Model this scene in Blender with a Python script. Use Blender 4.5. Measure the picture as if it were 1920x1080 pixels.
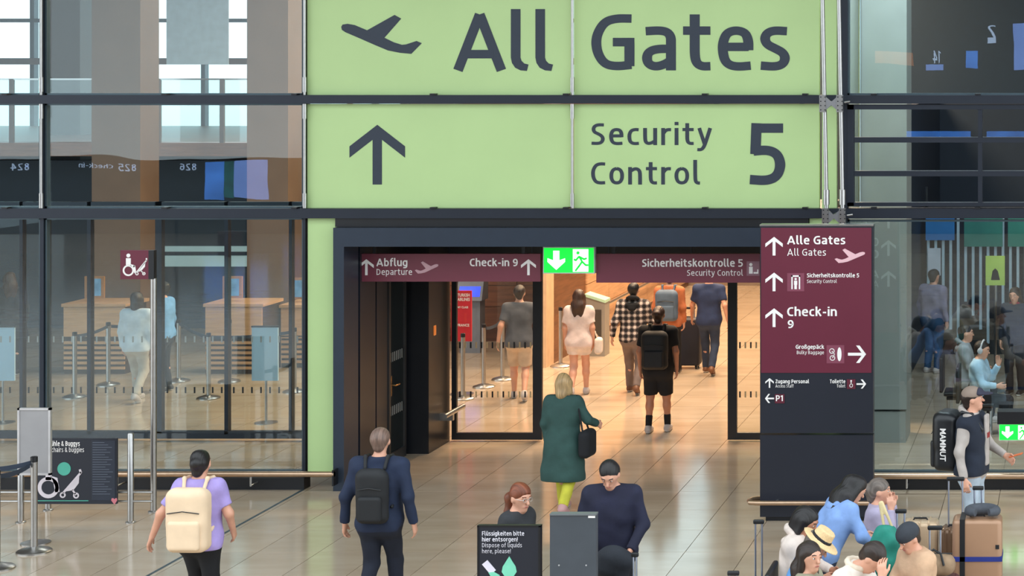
import bpy, bmesh, math, random
import numpy as np
from mathutils import Vector, Matrix
for o in list(bpy.data.objects): bpy.data.objects.remove(o, do_unlink=True)
scene = bpy.context.scene
COL = scene.collection
# ------------------------------------------------------------------ camera, light, exposure
FPX, VPX, VPY, CAMH, DF = 3669.2, 2010.0, 120.0, 5.2, 24.0
cam_d = bpy.data.cameras.new('camera'); cam = bpy.data.objects.new('camera', cam_d); COL.objects.link(cam)
cam_d.sensor_width = 36.0; cam_d.lens = FPX / 1920 * 36
cam_d.shift_x = -(VPX - 960) / 1920; cam_d.shift_y = -(540 - VPY) / 1920
cam.location = (0, 0, CAMH); cam.rotation_euler = (math.pi / 2, 0, 0)
cam_d.clip_start = 0.5; cam_d.clip_end = 400
scene.camera = cam
world = bpy.data.worlds.new('sky'); scene.world = world; world.use_nodes = True
bg = world.node_tree.nodes['Background']; bg.inputs[0].default_value = (0.86, 0.95, 1.0, 1); bg.inputs[1].default_value = 2.0
vs = scene.view_settings; vs.view_transform = 'Standard'; vs.look = 'None'; vs.gamma = 1.0; vs.use_curve_mapping = False
vs.exposure = 0.28
def area_light(name, loc, sx, sy, power, col, rot=(0, 0, 0)):
    l = bpy.data.lights.new(name, 'AREA'); l.shape = 'RECTANGLE'; l.size = sx; l.size_y = sy; l.energy = power; l.color = col
    o = bpy.data.objects.new(name, l); COL.objects.link(o); o.location = loc; o.rotation_euler = rot
    return o
WARM = (1.0, 0.70, 0.44)
# lamps under the roof of the hall behind the glass, plus one added fill (the roof is built below, at 9 m)
for y in (29.5, 34.0, 38.5, 43.0):
    area_light('corridor_lamp', (-6.2, y, 8.7), 3.0, 1.6, 820, WARM)
for x, y in ((-12.5, 31.0), (-15.5, 35.5), (-11.5, 35.5)):
    area_light('hall_light', (x, y, 8.7), 2.5, 1.5, 120, (1.0, 0.93, 0.84))
area_light('hall_light', (-1.5, 31.0, 8.7), 2.5, 1.5, 150, (0.80, 0.93, 1.0))
area_light('hall_light', (-2.0, 25.3, 8.7), 2.5, .8, 420, (0.92, 0.97, 1.0))  # added fill between the glazing layers, only to brighten the concrete column

# ------------------------------------------------------------------ helpers
def lin(c):
    return tuple((v / 255 / 12.92 if v / 255 <= 0.04045 else ((v / 255 + 0.055) / 1.055) ** 2.4) for v in c)
MATS = {}
def mat(name, rgb=(128, 128, 128), rough=0.5, metal=0.0, var=0.08, scale=6.0, emit=0.0, bump=0.0, spec=0.5):
    if name in MATS: return MATS[name]
    m = bpy.data.materials.new(name); m.use_nodes = True; nt = m.node_tree; b = nt.nodes['Principled BSDF']
    c = lin(rgb)
    tc = nt.nodes.new('ShaderNodeTexCoord'); nz = nt.nodes.new('ShaderNodeTexNoise'); nz.inputs['Scale'].default_value = scale
    nz.inputs['Detail'].default_value = 4
    nt.links.new(tc.outputs['Object'], nz.inputs['Vector'])
    rp = nt.nodes.new('ShaderNodeValToRGB')
    rp.color_ramp.elements[0].position = 0.3; rp.color_ramp.elements[1].position = 0.7
    rp.color_ramp.elements[0].color = (*[v * (1 - var) for v in c], 1); rp.color_ramp.elements[1].color = (*[min(1, v * (1 + var)) for v in c], 1)
    nt.links.new(nz.outputs['Fac'], rp.inputs[0]); nt.links.new(rp.outputs[0], b.inputs['Base Color'])
    b.inputs['Roughness'].default_value = rough; b.inputs['Metallic'].default_value = metal; b.inputs['Specular IOR Level'].default_value = spec
    if emit:
        nt.links.new(rp.outputs[0], b.inputs['Emission Color']); b.inputs['Emission Strength'].default_value = emit
    if bump:
        bp = nt.nodes.new('ShaderNodeBump'); bp.inputs['Strength'].default_value = bump; bp.inputs['Distance'].default_value = 0.01
        nt.links.new(nz.outputs['Fac'], bp.inputs['Height']); nt.links.new(bp.outputs[0], b.inputs['Normal'])
    MATS[name] = m; return m
def wood(name, rgb, dark=0.7, axis=2, rough=0.4, scale=3.0):
    if name in MATS: return MATS[name]
    m = mat(name, rgb, rough); nt = m.node_tree; b = nt.nodes['Principled BSDF']
    tc = nt.nodes.new('ShaderNodeTexCoord'); mp = nt.nodes.new('ShaderNodeMapping'); sc = [1.0, 1.0, 1.0]
    sc = [scale * .4] * 3; sc[axis] = scale * 5; mp.inputs['Scale'].default_value = sc
    nz = nt.nodes.new('ShaderNodeTexNoise'); nz.inputs['Scale'].default_value = 1.6; nz.inputs['Detail'].default_value = 6
    rp = nt.nodes.new('ShaderNodeValToRGB'); c = lin(rgb)
    rp.color_ramp.elements[0].position = .35; rp.color_ramp.elements[1].position = .65
    rp.color_ramp.elements[0].color = (*[v * dark for v in c], 1); rp.color_ramp.elements[1].color = (*[min(1, v * 1.12) for v in c], 1)
    nt.links.new(tc.outputs['Object'], mp.inputs[0]); nt.links.new(mp.outputs[0], nz.inputs['Vector'])
    nt.links.new(nz.outputs['Fac'], rp.inputs[0]); nt.links.new(rp.outputs[0], b.inputs['Base Color'])
    return m
def glass(name, tint, refl, wavy=0.0):
    if name in MATS: return MATS[name]
    m = bpy.data.materials.new(name); m.use_nodes = True; nt = m.node_tree; nt.nodes.remove(nt.nodes['Principled BSDF'])
    out = nt.nodes['Material Output']; tr = nt.nodes.new('ShaderNodeBsdfTransparent'); gl = nt.nodes.new('ShaderNodeBsdfGlossy')
    mx = nt.nodes.new('ShaderNodeMixShader'); tr.inputs[0].default_value = (*tint, 1); gl.inputs['Roughness'].default_value = 0.0
    gl.inputs['Color'].default_value = (0.93, 0.97, 1, 1); mx.inputs[0].default_value = refl
    if wavy:
        tc = nt.nodes.new('ShaderNodeTexCoord'); mp = nt.nodes.new('ShaderNodeMapping'); mp.inputs['Scale'].default_value = (.5, .5, 1.6)
        nz = nt.nodes.new('ShaderNodeTexNoise'); nz.inputs['Scale'].default_value = 1.3; nz.inputs['Detail'].default_value = 1
        bp = nt.nodes.new('ShaderNodeBump'); bp.inputs['Strength'].default_value = wavy; bp.inputs['Distance'].default_value = .02
        nt.links.new(tc.outputs['Object'], mp.inputs[0]); nt.links.new(mp.outputs[0], nz.inputs['Vector'])
        nt.links.new(nz.outputs['Fac'], bp.inputs['Height']); nt.links.new(bp.outputs[0], gl.inputs['Normal'])
    nt.links.new(tr.outputs[0], mx.inputs[1]); nt.links.new(gl.outputs[0], mx.inputs[2]); nt.links.new(mx.outputs[0], out.inputs[0])
    MATS[name] = m; return m
def wpos(o):
    p = Vector((0, 0, 0))
    while o is not None: p += o.location; o = o.parent
    return p
def P(px, py, Y):                                   # photograph pixel at depth Y -> metres
    return ((px - VPX) * Y / FPX, Y, CAMH - (py - VPY) * Y / FPX)
def X_(px, Y): return (px - VPX) * Y / FPX
def Z_(py, Y): return CAMH - (py - VPY) * Y / FPX
def Yfloor(py): return FPX * CAMH / (py - VPY)
def tag(o, label=None, cat=None, group=None, kind=None):
    if label: o['label'] = label
    if cat: o['category'] = cat
    if group: o['group'] = group
    if kind: o['kind'] = kind
    return o
def empty(name, loc, label=None, cat=None, group=None, kind=None, rz=0):
    o = bpy.data.objects.new(name, None); COL.objects.link(o); o.location = loc; o.rotation_euler = (0, 0, rz); o.empty_display_size = .1
    return tag(o, label, cat, group, kind)
class MB:                                           # collects shapes in world metres; build() links ONE mesh object
    def __init__(s): s.v = []; s.f = []; s.smooth = False
    def add(s, vs, fs):
        n = len(s.v); s.v += [tuple(v) for v in vs]; s.f += [tuple(i + n for i in f) for f in fs]; return s
    def box(s, x0, x1, y0, y1, z0, z1):
        return s.add([(x0, y0, z0), (x1, y0, z0), (x1, y1, z0), (x0, y1, z0), (x0, y0, z1), (x1, y0, z1), (x1, y1, z1), (x0, y1, z1)],
                     [(0, 3, 2, 1), (4, 5, 6, 7), (0, 1, 5, 4), (1, 2, 6, 5), (2, 3, 7, 6), (3, 0, 4, 7)])
    def cbox(s, x0, x1, y0, y1, z0, z1, c):         # box with chamfered vertical (depth-axis) edges seen from the front
        pts = [(x0 + c, z0), (x1 - c, z0), (x1, z0 + c), (x1, z1 - c), (x1 - c, z1), (x0 + c, z1), (x0, z1 - c), (x0, z0 + c)]
        return s.prism(pts, y0, y1)
    def prism(s, pts, y0, y1):                      # polygon in x,z extruded in depth
        n = len(pts); vs = [(x, y0, z) for x, z in pts] + [(x, y1, z) for x, z in pts]
        area = sum(pts[i][0] * pts[(i + 1) % n][1] - pts[(i + 1) % n][0] * pts[i][1] for i in range(n))
        a = list(range(n)); fr = tuple(a) if area > 0 else tuple(reversed(a))
        bk = tuple(i + n for i in reversed(fr)); fs = [fr, bk]
        for i in range(n):
            j = (i + 1) % n; q = (i, i + n, j + n, j)
            fs.append(q if area > 0 else tuple(reversed(q)))
        return s.add(vs, fs)
    def tube(s, pts, r, n=12, cap=True):
        pts = [Vector(p) for p in pts]; rings = []; base = len(s.v); vs = []; fs = []
        rr = r if isinstance(r, (list, tuple)) else [r] * len(pts)
        up = None
        for i, p in enumerate(pts):
            d = (pts[min(i + 1, len(pts) - 1)] - pts[max(i - 1, 0)]).normalized()
            if up is None: up = d.orthogonal().normalized()
            u = (up - d * up.dot(d)).normalized(); w = d.cross(u); up = u
            vs += [p + (u * math.cos(2 * math.pi * k / n) + w * math.sin(2 * math.pi * k / n)) * rr[i] for k in range(n)]
        for i in range(len(pts) - 1):
            for k in range(n):
                k2 = (k + 1) % n; fs.append((i * n + k, i * n + k2, (i + 1) * n + k2, (i + 1) * n + k))
        if cap:
            fs.append(tuple(reversed(range(n)))); fs.append(tuple((len(pts) - 1) * n + k for k in range(n)))
        s.smooth = True
        return s.add(vs, fs)
    def lathe(s, prof, c, n=28):                    # prof: (r,z) from bottom to top
        vs = []; fs = []
        for r, z in prof: vs += [(c[0] + r * math.cos(2 * math.pi * k / n), c[1] + r * math.sin(2 * math.pi * k / n), c[2] + z) for k in range(n)]
        for i in range(len(prof) - 1):
            for k in range(n):
                k2 = (k + 1) % n; fs.append((i * n + k, i * n + k2, (i + 1) * n + k2, (i + 1) * n + k))
        fs.append(tuple(reversed(range(n)))); fs.append(tuple((len(prof) - 1) * n + k for k in range(n)))
        s.smooth = True
        return s.add(vs, fs)
    def build(s, name, m, parent=None, origin=None):
        off = wpos(parent) if parent is not None else Vector(origin if origin else (0, 0, 0))
        me = bpy.data.meshes.new(name); me.from_pydata([(v[0] - off.x, v[1] - off.y, v[2] - off.z) for v in s.v], [], s.f); me.update()
        if s.smooth:
            me.polygons.foreach_set('use_smooth', [len(p.vertices) <= 4 for p in me.polygons])
            try: me.set_sharp_from_angle(angle=math.radians(40))
            except Exception: pass
        me.materials.append(m); o = bpy.data.objects.new(name, me); COL.objects.link(o)
        if parent is not None: o.parent = parent
        elif origin: o.location = origin
        return o
class Flat:                                         # flat print: shapes given in photo pixels on the plane at depth Y
    def __init__(s, Y, t=.004, back=False): s.Y = Y; s.t = t; s.mb = MB()
    def poly(s, pts): s.mb.prism([(X_(x, s.Y), Z_(y, s.Y)) for x, y in pts], s.Y - s.t, s.Y + .002); return s
    def rect(s, x0, y0, x1, y1): return s.poly([(x0, y0), (x1, y0), (x1, y1), (x0, y1)])
    def disc(s, cx, cy, r, n=24): return s.poly([(cx + r * math.cos(2 * math.pi * k / n), cy + r * math.sin(2 * math.pi * k / n)) for k in range(n)])
    def stroke(s, pts, w):
        for (x0, y0), (x1, y1) in zip(pts[:-1], pts[1:]):
            dx, dy = x1 - x0, y1 - y0; L = math.hypot(dx, dy) or 1; nx, ny = -dy / L * w / 2, dx / L * w / 2
            s.poly([(x0 + nx, y0 + ny), (x1 + nx, y1 + ny), (x1 - nx, y1 - ny), (x0 - nx, y0 - ny)])
        for x, y in pts[1:-1]: s.disc(x, y, w / 2, 10)
        return s
    def ring(s, cx, cy, r, w, a0=0, a1=360, n=28):
        for k in range(n):
            a, b = [math.radians(a0 + (a1 - a0) * (k + d) / n) for d in (0, 1)]
            s.poly([(cx + r * math.cos(a), cy + r * math.sin(a)), (cx + r * math.cos(b), cy + r * math.sin(b)),
                    (cx + (r - w) * math.cos(b), cy + (r - w) * math.sin(b)), (cx + (r - w) * math.cos(a), cy + (r - w) * math.sin(a))])
        return s
    def build(s, name, m, parent): return s.mb.build(name, m, parent)
ARROW = [(0, -1), (.93, -.28), (.93, .1), (.155, -.5), (.155, 1), (-.155, 1), (-.155, -.5), (-.93, .1), (-.93, -.28)]
def arrow(fl, cx, cy, hw, hh, d='up'):
    rot = {'up': lambda x, y: (x * hw, y * hh), 'right': lambda x, y: (-y * hh, x * hw), 'left': lambda x, y: (y * hh, x * hw), 'down': lambda x, y: (x * hw, -y * hh)}[d]
    return fl.poly([(cx + rot(x, y)[0], cy + rot(x, y)[1]) for x, y in ARROW])
PLANE = [(209, 133), (215, 122), (240, 118), (275, 124), (337, 150), (473, 74), (506, 92), (423, 187), (470, 210), (510, 222), (530, 220), (582, 203), (608, 214), (556, 267), (500, 262), (440, 250), (380, 225), (300, 190), (230, 160), (212, 148)]
def plane_icon(fl, x0, y0, x1, y1, flip=False):
    pts = [((x - 209) / 399, (y - 74) / 193) for x, y in PLANE]
    return fl.poly([(x0 + (1 - u if flip else u) * (x1 - x0), y0 + v * (y1 - y0)) for u, v in pts])
TXT = {}
def text_geo(s, bold):
    key = (s, bold)
    if key not in TXT:
        cu = bpy.data.curves.new('txt', 'FONT'); cu.body = s; cu.size = 1.0; cu.offset = bold; cu.resolution_u = 3
        o = bpy.data.objects.new('txt', cu); COL.objects.link(o)
        dg = bpy.context.evaluated_depsgraph_get(); me = bpy.data.meshes.new_from_object(o.evaluated_get(dg))
        TXT[key] = ([tuple(v.co) for v in me.vertices], [tuple(p.vertices) for p in me.polygons])
        bpy.data.objects.remove(o, do_unlink=True); bpy.data.curves.remove(cu); bpy.data.meshes.remove(me)
    return TXT[key]
# ------------------------------------------------------------------ materials
M_FRAME = mat('dark_frame', (34, 40, 52), .38, .3, .05)
M_FRAME2 = mat('portal_steel', (43, 53, 68), .35, .25, .04)
M_BLACK = mat('black_panel', (17, 19, 25), .35, 0, .08)
M_STEEL = mat('brushed_steel', (176, 174, 172), .28, .95, .06, 20)
M_GREEN = mat('green_film', (180, 208, 146), .42, 0, .03, 1.2)
M_INK = mat('sign_ink', (38, 48, 64), .5, 0, .03)
M_MAROON = mat('maroon_film', (98, 28, 50), .42, 0, .04, 2)
M_MAROON2 = mat('header_maroon', (110, 46, 62), .45, 0, .04, 2)
M_WHITE = mat('white_print', (238, 234, 232), .5, 0, .02)
M_PINK = mat('pale_pink_print', (222, 178, 186), .5, 0, .02)
M_NAVY = mat('totem_dark', (27, 31, 43), .4, 0, .05, 3)
M_GLASS = glass('facade_glass', (.86, .955, .97), .04, .05)
M_GLASS_LOW = glass('lower_glass', (.89, .95, .96), .036)
M_GLASS_R = glass('right_glass', (.88, .95, .96), .08)
M_DOORGLASS = glass('door_glass', (.95, .95, .93), .03)
M_GREY = mat('grey_paint', (150, 148, 150), .5, 0, .04)
# stroke lettering of the airport signs (squarish humanist forms); centre-lines in cap-heights, baseline 0
_O = [(.32, .715), (.17, .67), (.095, .52), (.085, .39), (.095, .26), (.17, .11), (.32, .065), (.47, .11), (.545, .26), (.555, .39), (.545, .52), (.47, .67), (.32, .715)]
_N = [(.085, .58), (.24, .69), (.38, .71), (.49, .62), (.515, .45), (.515, 0)]
_U = [(.085, .78), (.085, .40), (.10, .16), (.20, .07), (.34, .09), (.51, .19)]
_BOWL = [(.085, .19), (.24, .075), (.38, .07), (.49, .17), (.53, .39), (.49, .61), (.38, .71), (.24, .70), (.085, .59)]
_BOWM = [(.60 - x, y) for x, y in _BOWL]
_A = [[(.07, .70), (.30, .715), (.44, .69), (.505, .60), (.505, .48), (.505, 0)], [(.505, .385), (.26, .385), (.12, .33), (.085, .22), (.12, .11), (.24, .065), (.38, .10), (.505, .175)]]
_D1, _D2 = [(.18, 1.04), (.18, .90)], [(.42, 1.04), (.42, .90)]
GLY = {
 'G': (.76, [[(.70, .925), (.44, .93), (.24, .87), (.12, .68), (.085, .5), (.12, .29), (.24, .11), (.44, .07), (.70, .10)], [(.665, .075), (.665, .50)], [(.38, .505), (.75, .505)]]),
 'a': (.60, _A), 'ä': (.60, _A + [_D1, _D2]),
 't': (.48, [[(.20, 1.0), (.20, .55), (.20, .24), (.24, .12), (.33, .07), (.47, .075)], [(0, .71), (.47, .71)]]),
 'e': (.61, [[(.10, .42), (.535, .42)], [(.53, .36), (.53, .55), (.47, .68), (.31, .72), (.16, .67), (.095, .52), (.085, .36), (.12, .18), (.21, .09), (.36, .065), (.57, .085)]]),
 's': (.52, [[(.47, .70), (.24, .715), (.12, .66), (.085, .56), (.13, .46), (.27, .39), (.40, .32), (.445, .22), (.40, .11), (.27, .065), (.02, .085)]]),
 'S': (.60, [[(.55, .92), (.30, .93), (.15, .86), (.10, .72), (.15, .59), (.32, .51), (.46, .42), (.52, .29), (.47, .14), (.33, .07), (.03, .085)]]),
 'C': (.62, [[(.61, .915), (.40, .93), (.22, .87), (.11, .68), (.085, .5), (.11, .29), (.22, .11), (.40, .07), (.61, .085)]]),
 'c': (.50, [[(.48, .70), (.32, .715), (.16, .66), (.09, .50), (.085, .36), (.11, .18), (.20, .09), (.33, .065), (.49, .08)]]),
 'u': (.60, [_U, [(.515, .78), (.515, 0)]]), 'ü': (.60, [_U, [(.515, .78), (.515, 0)], _D1, _D2]),
 'r': (.40, [[(.085, .78), (.085, 0)], [(.085, .52), (.18, .66), (.28, .71), (.42, .705)]]),
 'i': (.17, [[(.085, .78), (.085, 0)], [(.085, 1.06), (.085, .91)]]),
 'y': (.58, [[(.06, .78), (.29, .04)], [(.53, .78), (.31, .04), (.22, -.15), (.12, -.215), (-.02, -.205)]]),
 'o': (.64, [_O]), 'n': (.60, [[(.085, .78), (.085, 0)], _N]), 'h': (.60, [[(.085, 1.08), (.085, 0)], _N]),
 'm': (.94, [[(.085, .78), (.085, 0)], [(.085, .58), (.22, .69), (.34, .71), (.44, .62), (.47, .45), (.47, 0)], [(.47, .58), (.60, .69), (.72, .71), (.82, .62), (.855, .45), (.855, 0)]]),
 'l': (.28, [[(.085, 1.1), (.085, .40), (.10, .14), (.18, .07), (.29, .065)]]),
 '5': (.62, [[(.57, .92), (.10, .92)], [(.13, 1.0), (.11, .50)], [(.08, .55), (.32, .57), (.48, .50), (.535, .32), (.47, .14), (.30, .07), (.02, .09)]]),
 'A': (.88, [[(.07, 0), (.44, 1.0)], [(.81, 0), (.44, 1.0)], [(.2, .29), (.68, .29)]]),
 'b': (.60, [[(.085, 1.08), (.085, 0)], _BOWL]), 'p': (.60, [[(.085, .78), (.085, -.26)], _BOWL]),
 'd': (.60, [[(.515, 1.08), (.515, 0)], _BOWM]), 'q': (.60, [[(.515, .78), (.515, -.26)], _BOWM]),
 'g': (.60, [[(.515, .78), (.515, .05), (.47, -.13), (.33, -.2), (.07, -.19)], _BOWM]),
 'f': (.42, [[(.17, 0), (.17, .75), (.20, .95), (.30, 1.03), (.44, 1.02)], [(.02, .71), (.42, .71)]]),
 'k': (.56, [[(.085, 1.08), (.085, 0)], [(.49, .78), (.10, .40)], [(.24, .50), (.53, 0)]]),
 'v': (.58, [[(.06, .78), (.29, .02)], [(.52, .78), (.29, .02)]]), 'w': (.86, [[(.05, .78), (.22, .02)], [(.43, .74), (.22, .02)], [(.43, .74), (.64, .02)], [(.81, .78), (.64, .02)]]),
 'z': (.50, [[(.04, .70), (.46, .70)], [(.44, .72), (.07, .06)], [(.04, .08), (.48, .08)]]),
 'ß': (.62, [[(.085, 0), (.085, .75), (.15, .97), (.30, 1.03), (.44, .95), (.46, .78), (.34, .62), (.36, .50), (.50, .38), (.54, .22), (.46, .09), (.26, .075)]]),
 'D': (.72, [[(.085, 1.0), (.085, 0)], [(.085, .92), (.30, .92), (.50, .84), (.60, .68), (.62, .5), (.60, .32), (.50, .16), (.30, .08), (.085, .08)]]),
 'B': (.64, [[(.085, 1.0), (.085, 0)], [(.085, .92), (.34, .92), (.49, .85), (.50, .66), (.40, .54), (.085, .53)], [(.085, .53), (.36, .53), (.53, .45), (.55, .24), (.44, .09), (.085, .08)]]),
 'F': (.54, [[(.085, 1.0), (.085, 0)], [(.085, .92), (.54, .92)], [(.085, .50), (.48, .50)]]),
 'P': (.62, [[(.085, 1.0), (.085, 0)], [(.085, .92), (.36, .92), (.52, .84), (.55, .66), (.50, .48), (.34, .40), (.085, .40)]]),
 'R': (.64, [[(.085, 1.0), (.085, 0)], [(.085, .92), (.36, .92), (.52, .84), (.54, .68), (.48, .53), (.34, .47), (.085, .47)], [(.33, .47), (.58, 0)]]),
 'T': (.62, [[(0, .92), (.62, .92)], [(.31, .95), (.31, 0)]]),
 'W': (1.06, [[(.06, 1.0), (.28, .02)], [(.53, .95), (.28, .02)], [(.53, .95), (.78, .02)], [(1.0, 1.0), (.78, .02)]]),
 'Z': (.60, [[(.05, .92), (.57, .92)], [(.54, .95), (.08, .06)], [(.04, .08), (.59, .08)]]),
 '0': (.66, [[(.33, .93), (.17, .87), (.095, .68), (.085, .5), (.095, .31), (.17, .12), (.33, .07), (.49, .12), (.565, .31), (.575, .5), (.565, .68), (.49, .87), (.33, .93)]]),
 '9': (.62, [[(.08, .08), (.30, .07), (.46, .18), (.53, .40), (.535, .66), (.46, .87), (.31, .93), (.16, .88), (.09, .72), (.10, .56), (.19, .44), (.33, .43), (.52, .52)]]),
 '2': (.62, [[(.06, .88), (.26, .93), (.44, .88), (.50, .72), (.44, .54), (.10, .12)], [(.05, .08), (.58, .08)]]), '4': (.66, [[(.42, 1.0), (.42, 0)], [(.44, .96), (.08, .32)], [(.05, .30), (.64, .30)]]),
 '6': (.62, [[(.54, .92), (.32, .93), (.16, .82), (.09, .60), (.085, .34), (.16, .13), (.31, .07), (.46, .12), (.53, .28), (.52, .44), (.43, .56), (.29, .57), (.10, .48)]]), '8': (.62, [[(.31, .93), (.15, .87), (.12, .72), (.20, .58), (.42, .47), (.52, .30), (.46, .12), (.31, .07), (.16, .12), (.10, .30), (.20, .47), (.42, .58), (.50, .72), (.47, .87), (.31, .93)]]),
 '1': (.40, [[(.30, 1.0), (.30, 0)], [(.04, .78), (.28, .93)]]), '-': (.40, [[(.03, .40), (.37, .40)]]), '–': (.55, [[(.0, .40), (.55, .40)]]),
 '!': (.17, [[(.085, 1.0), (.085, .28)], [(.085, .15), (.085, 0)]]), ',': (.16, [[(.10, .14), (.05, -.14)]]), ' ': (.20, []),
 '&': (.74, [[(.72, 0), (.22, .60), (.17, .78), (.26, .92), (.40, .90), (.46, .76), (.36, .60), (.14, .42), (.085, .24), (.18, .09), (.36, .07), (.52, .18), (.62, .42)]]),
}
def chaikin(p, it=3):
    for _ in range(it):
        if len(p) < 3: return p
        q = [p[0]]
        for a, b in zip(p[:-1], p[1:]): q += [(a[0] * .75 + b[0] * .25, a[1] * .75 + b[1] * .25), (a[0] * .25 + b[0] * .75, a[1] * .25 + b[1] * .75)]
        p = q + [p[-1]]
    return p
def ribbons(word, w, gap, it):
    x = 0; out = []
    for ci, c in enumerate(word):
        gw, strokes = GLY[c]
        for si, st in enumerate(strokes):
            p = chaikin(st, it); L = []; R = []; n = len(p)
            for i in range(n):
                a = p[max(i - 1, 0)]; b = p[min(i + 1, n - 1)]; dx, dy = b[0] - a[0], b[1] - a[1]; l = math.hypot(dx, dy) or 1e-6; hw = w / 2 * (1 - .12 * abs(dx) / l)
                L.append((x + p[i][0] - dy / l * hw, p[i][1] + dx / l * hw)); R.append((x + p[i][0] + dy / l * hw, p[i][1] - dx / l * hw))
            out.append((ci, si, L, R))
        x += gw + gap
    return out, x - gap
def stroke_letters(word, x0, x1, base, cap, Y, m, parent, w=.172, gap=.115):
    rb, tot = ribbons(word, w, gap, 3); sx = (x1 - x0) / tot; sy = base - cap
    f = lambda q: (X_(x0 + q[0] * sx, Y), Z_(base - q[1] * sy, Y))
    for ci in range(len(word)):
        mb = MB()
        for c, si, L, R in rb:
            if c == ci:
                for i in range(len(L) - 1): mb.prism([f(L[i]), f(L[i + 1]), f(R[i + 1]), f(R[i])], Y - .004 - .0012 * si, Y + .002)
        mb.build('letter', m, parent)
def lettering(s, x0, x1, base, cap, Y, m, parent, bold=0.0, mirror=False, front=-1, name='lettering'):
    """one line of flat print: left/right ends, baseline and cap-line in photo pixels on the plane at depth Y"""
    rb, tot = ribbons(s, .19 if bold else .125, .13, 2); mb = MB()
    for ci, si, L, R in rb:
        off = (.004 + .0006 * si) * (-1 if front < 0 else 1)
        g = lambda q: (X_(x0 + q[0] / tot * (x1 - x0) if not mirror else x1 - q[0] / tot * (x1 - x0), Y), Y + off, Z_(base - q[1] * (base - cap), Y))
        n = len(L); vs = [g(q) for q in L] + [g(q) for q in R]; fs = [(n + i, n + i + 1, i + 1, i) for i in range(n - 1)]
        mb.add(vs, fs)
    return mb.build(name, m, parent)
# ------------------------------------------------------------------ floor
TW, TD, TX0, TY0 = 0.65, 0.983, -7.374, 23.80
def floor_mat():
    m = bpy.data.materials.new('polished_travertine'); m.use_nodes = True; nt = m.node_tree; b = nt.nodes['Principled BSDF']
    tc = nt.nodes.new('ShaderNodeTexCoord'); mp = nt.nodes.new('ShaderNodeMapping'); mp.inputs['Scale'].default_value = (.7, 2.0, 1)
    geo = nt.nodes.new('ShaderNodeNewGeometry'); nt.links.new(geo.outputs['Position'], mp.inputs[0])
    nz = nt.nodes.new('ShaderNodeTexNoise'); nz.inputs['Scale'].default_value = 1.5; nz.inputs['Detail'].default_value = 7; nt.links.new(mp.outputs[0], nz.inputs['Vector'])
    rp = nt.nodes.new('ShaderNodeValToRGB'); e = rp.color_ramp.elements
    e[0].position = .3; e[0].color = (*lin((176, 156, 132)), 1); e[1].position = .72; e[1].color = (*lin((194, 176, 154)), 1)
    nt.links.new(nz.outputs['Fac'], rp.inputs[0])
    oi = nt.nodes.new('ShaderNodeObjectInfo'); mul = nt.nodes.new('ShaderNodeMath'); mul.operation = 'MULTIPLY_ADD'; mul.inputs[1].default_value = .10; mul.inputs[2].default_value = .95
    nt.links.new(oi.outputs['Random'], mul.inputs[0])
    mx = nt.nodes.new('ShaderNodeMixRGB'); mx.blend_type = 'MULTIPLY'; mx.inputs[0].default_value = 1
    nt.links.new(rp.outputs[0], mx.inputs[1]); nt.links.new(mul.outputs[0], mx.inputs[2]); nt.links.new(mx.outputs[0], b.inputs['Base Color'])
    b.inputs['Roughness'].default_value = .13; b.inputs['Specular IOR Level'].default_value = .75
    return m
M_FLOOR = floor_mat(); M_GROUT = mat('grout', (112, 96, 80), .8)
fl_o = MB().box(-34, 8, -14, 52, -.2, -.012).build('floor', M_GROUT); tag(fl_o, 'polished beige stone floor of the hall and corridor', None, None, 'structure')
G = .0035
tile_me = None; stuff = MB()
for i in range(-41, 24):
    for j in range(-29, 39):
        x0, x1 = TX0 + i * TW, TX0 + (i + 1) * TW; y0, y1 = TY0 + (j - 1) * TD, TY0 + j * TD
        cx, cy = (x0 + x1) / 2, (y0 + y1) / 2
        if cy < -12 or cy > 51 or cx < -33 or cx > 7: continue
        inview = False
        if 18.9 < cy < 24.2:
            px = VPX + cx * FPX / cy; inview = -60 < px < 1960
        elif 24.2 <= cy < 41:
            inview = -8.9 < cx < -3.6
        if inview:
            if tile_me is None:
                o = MB().box(-TW / 2 + G, TW / 2 - G, -TD / 2 + G, TD / 2 - G, -.012, 0).build('floor_tile', M_FLOOR, fl_o); tile_me = o.data
            else:
                o = bpy.data.objects.new('floor_tile', tile_me); COL.objects.link(o); o.parent = fl_o
            o.location = (cx, cy, 0)
        else: stuff.box(x0 + G, x1 - G, y0 + G, y1 - G, -.012, 0)
so = stuff.build('floor_tiles', M_FLOOR, fl_o); tag(so, kind='stuff')
MB().box(-9.41, -9.375, 8, 23.9, -.011, .0015).build('expansion_joint', mat('joint_metal', (58, 78, 88), .4, .4), fl_o)
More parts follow.
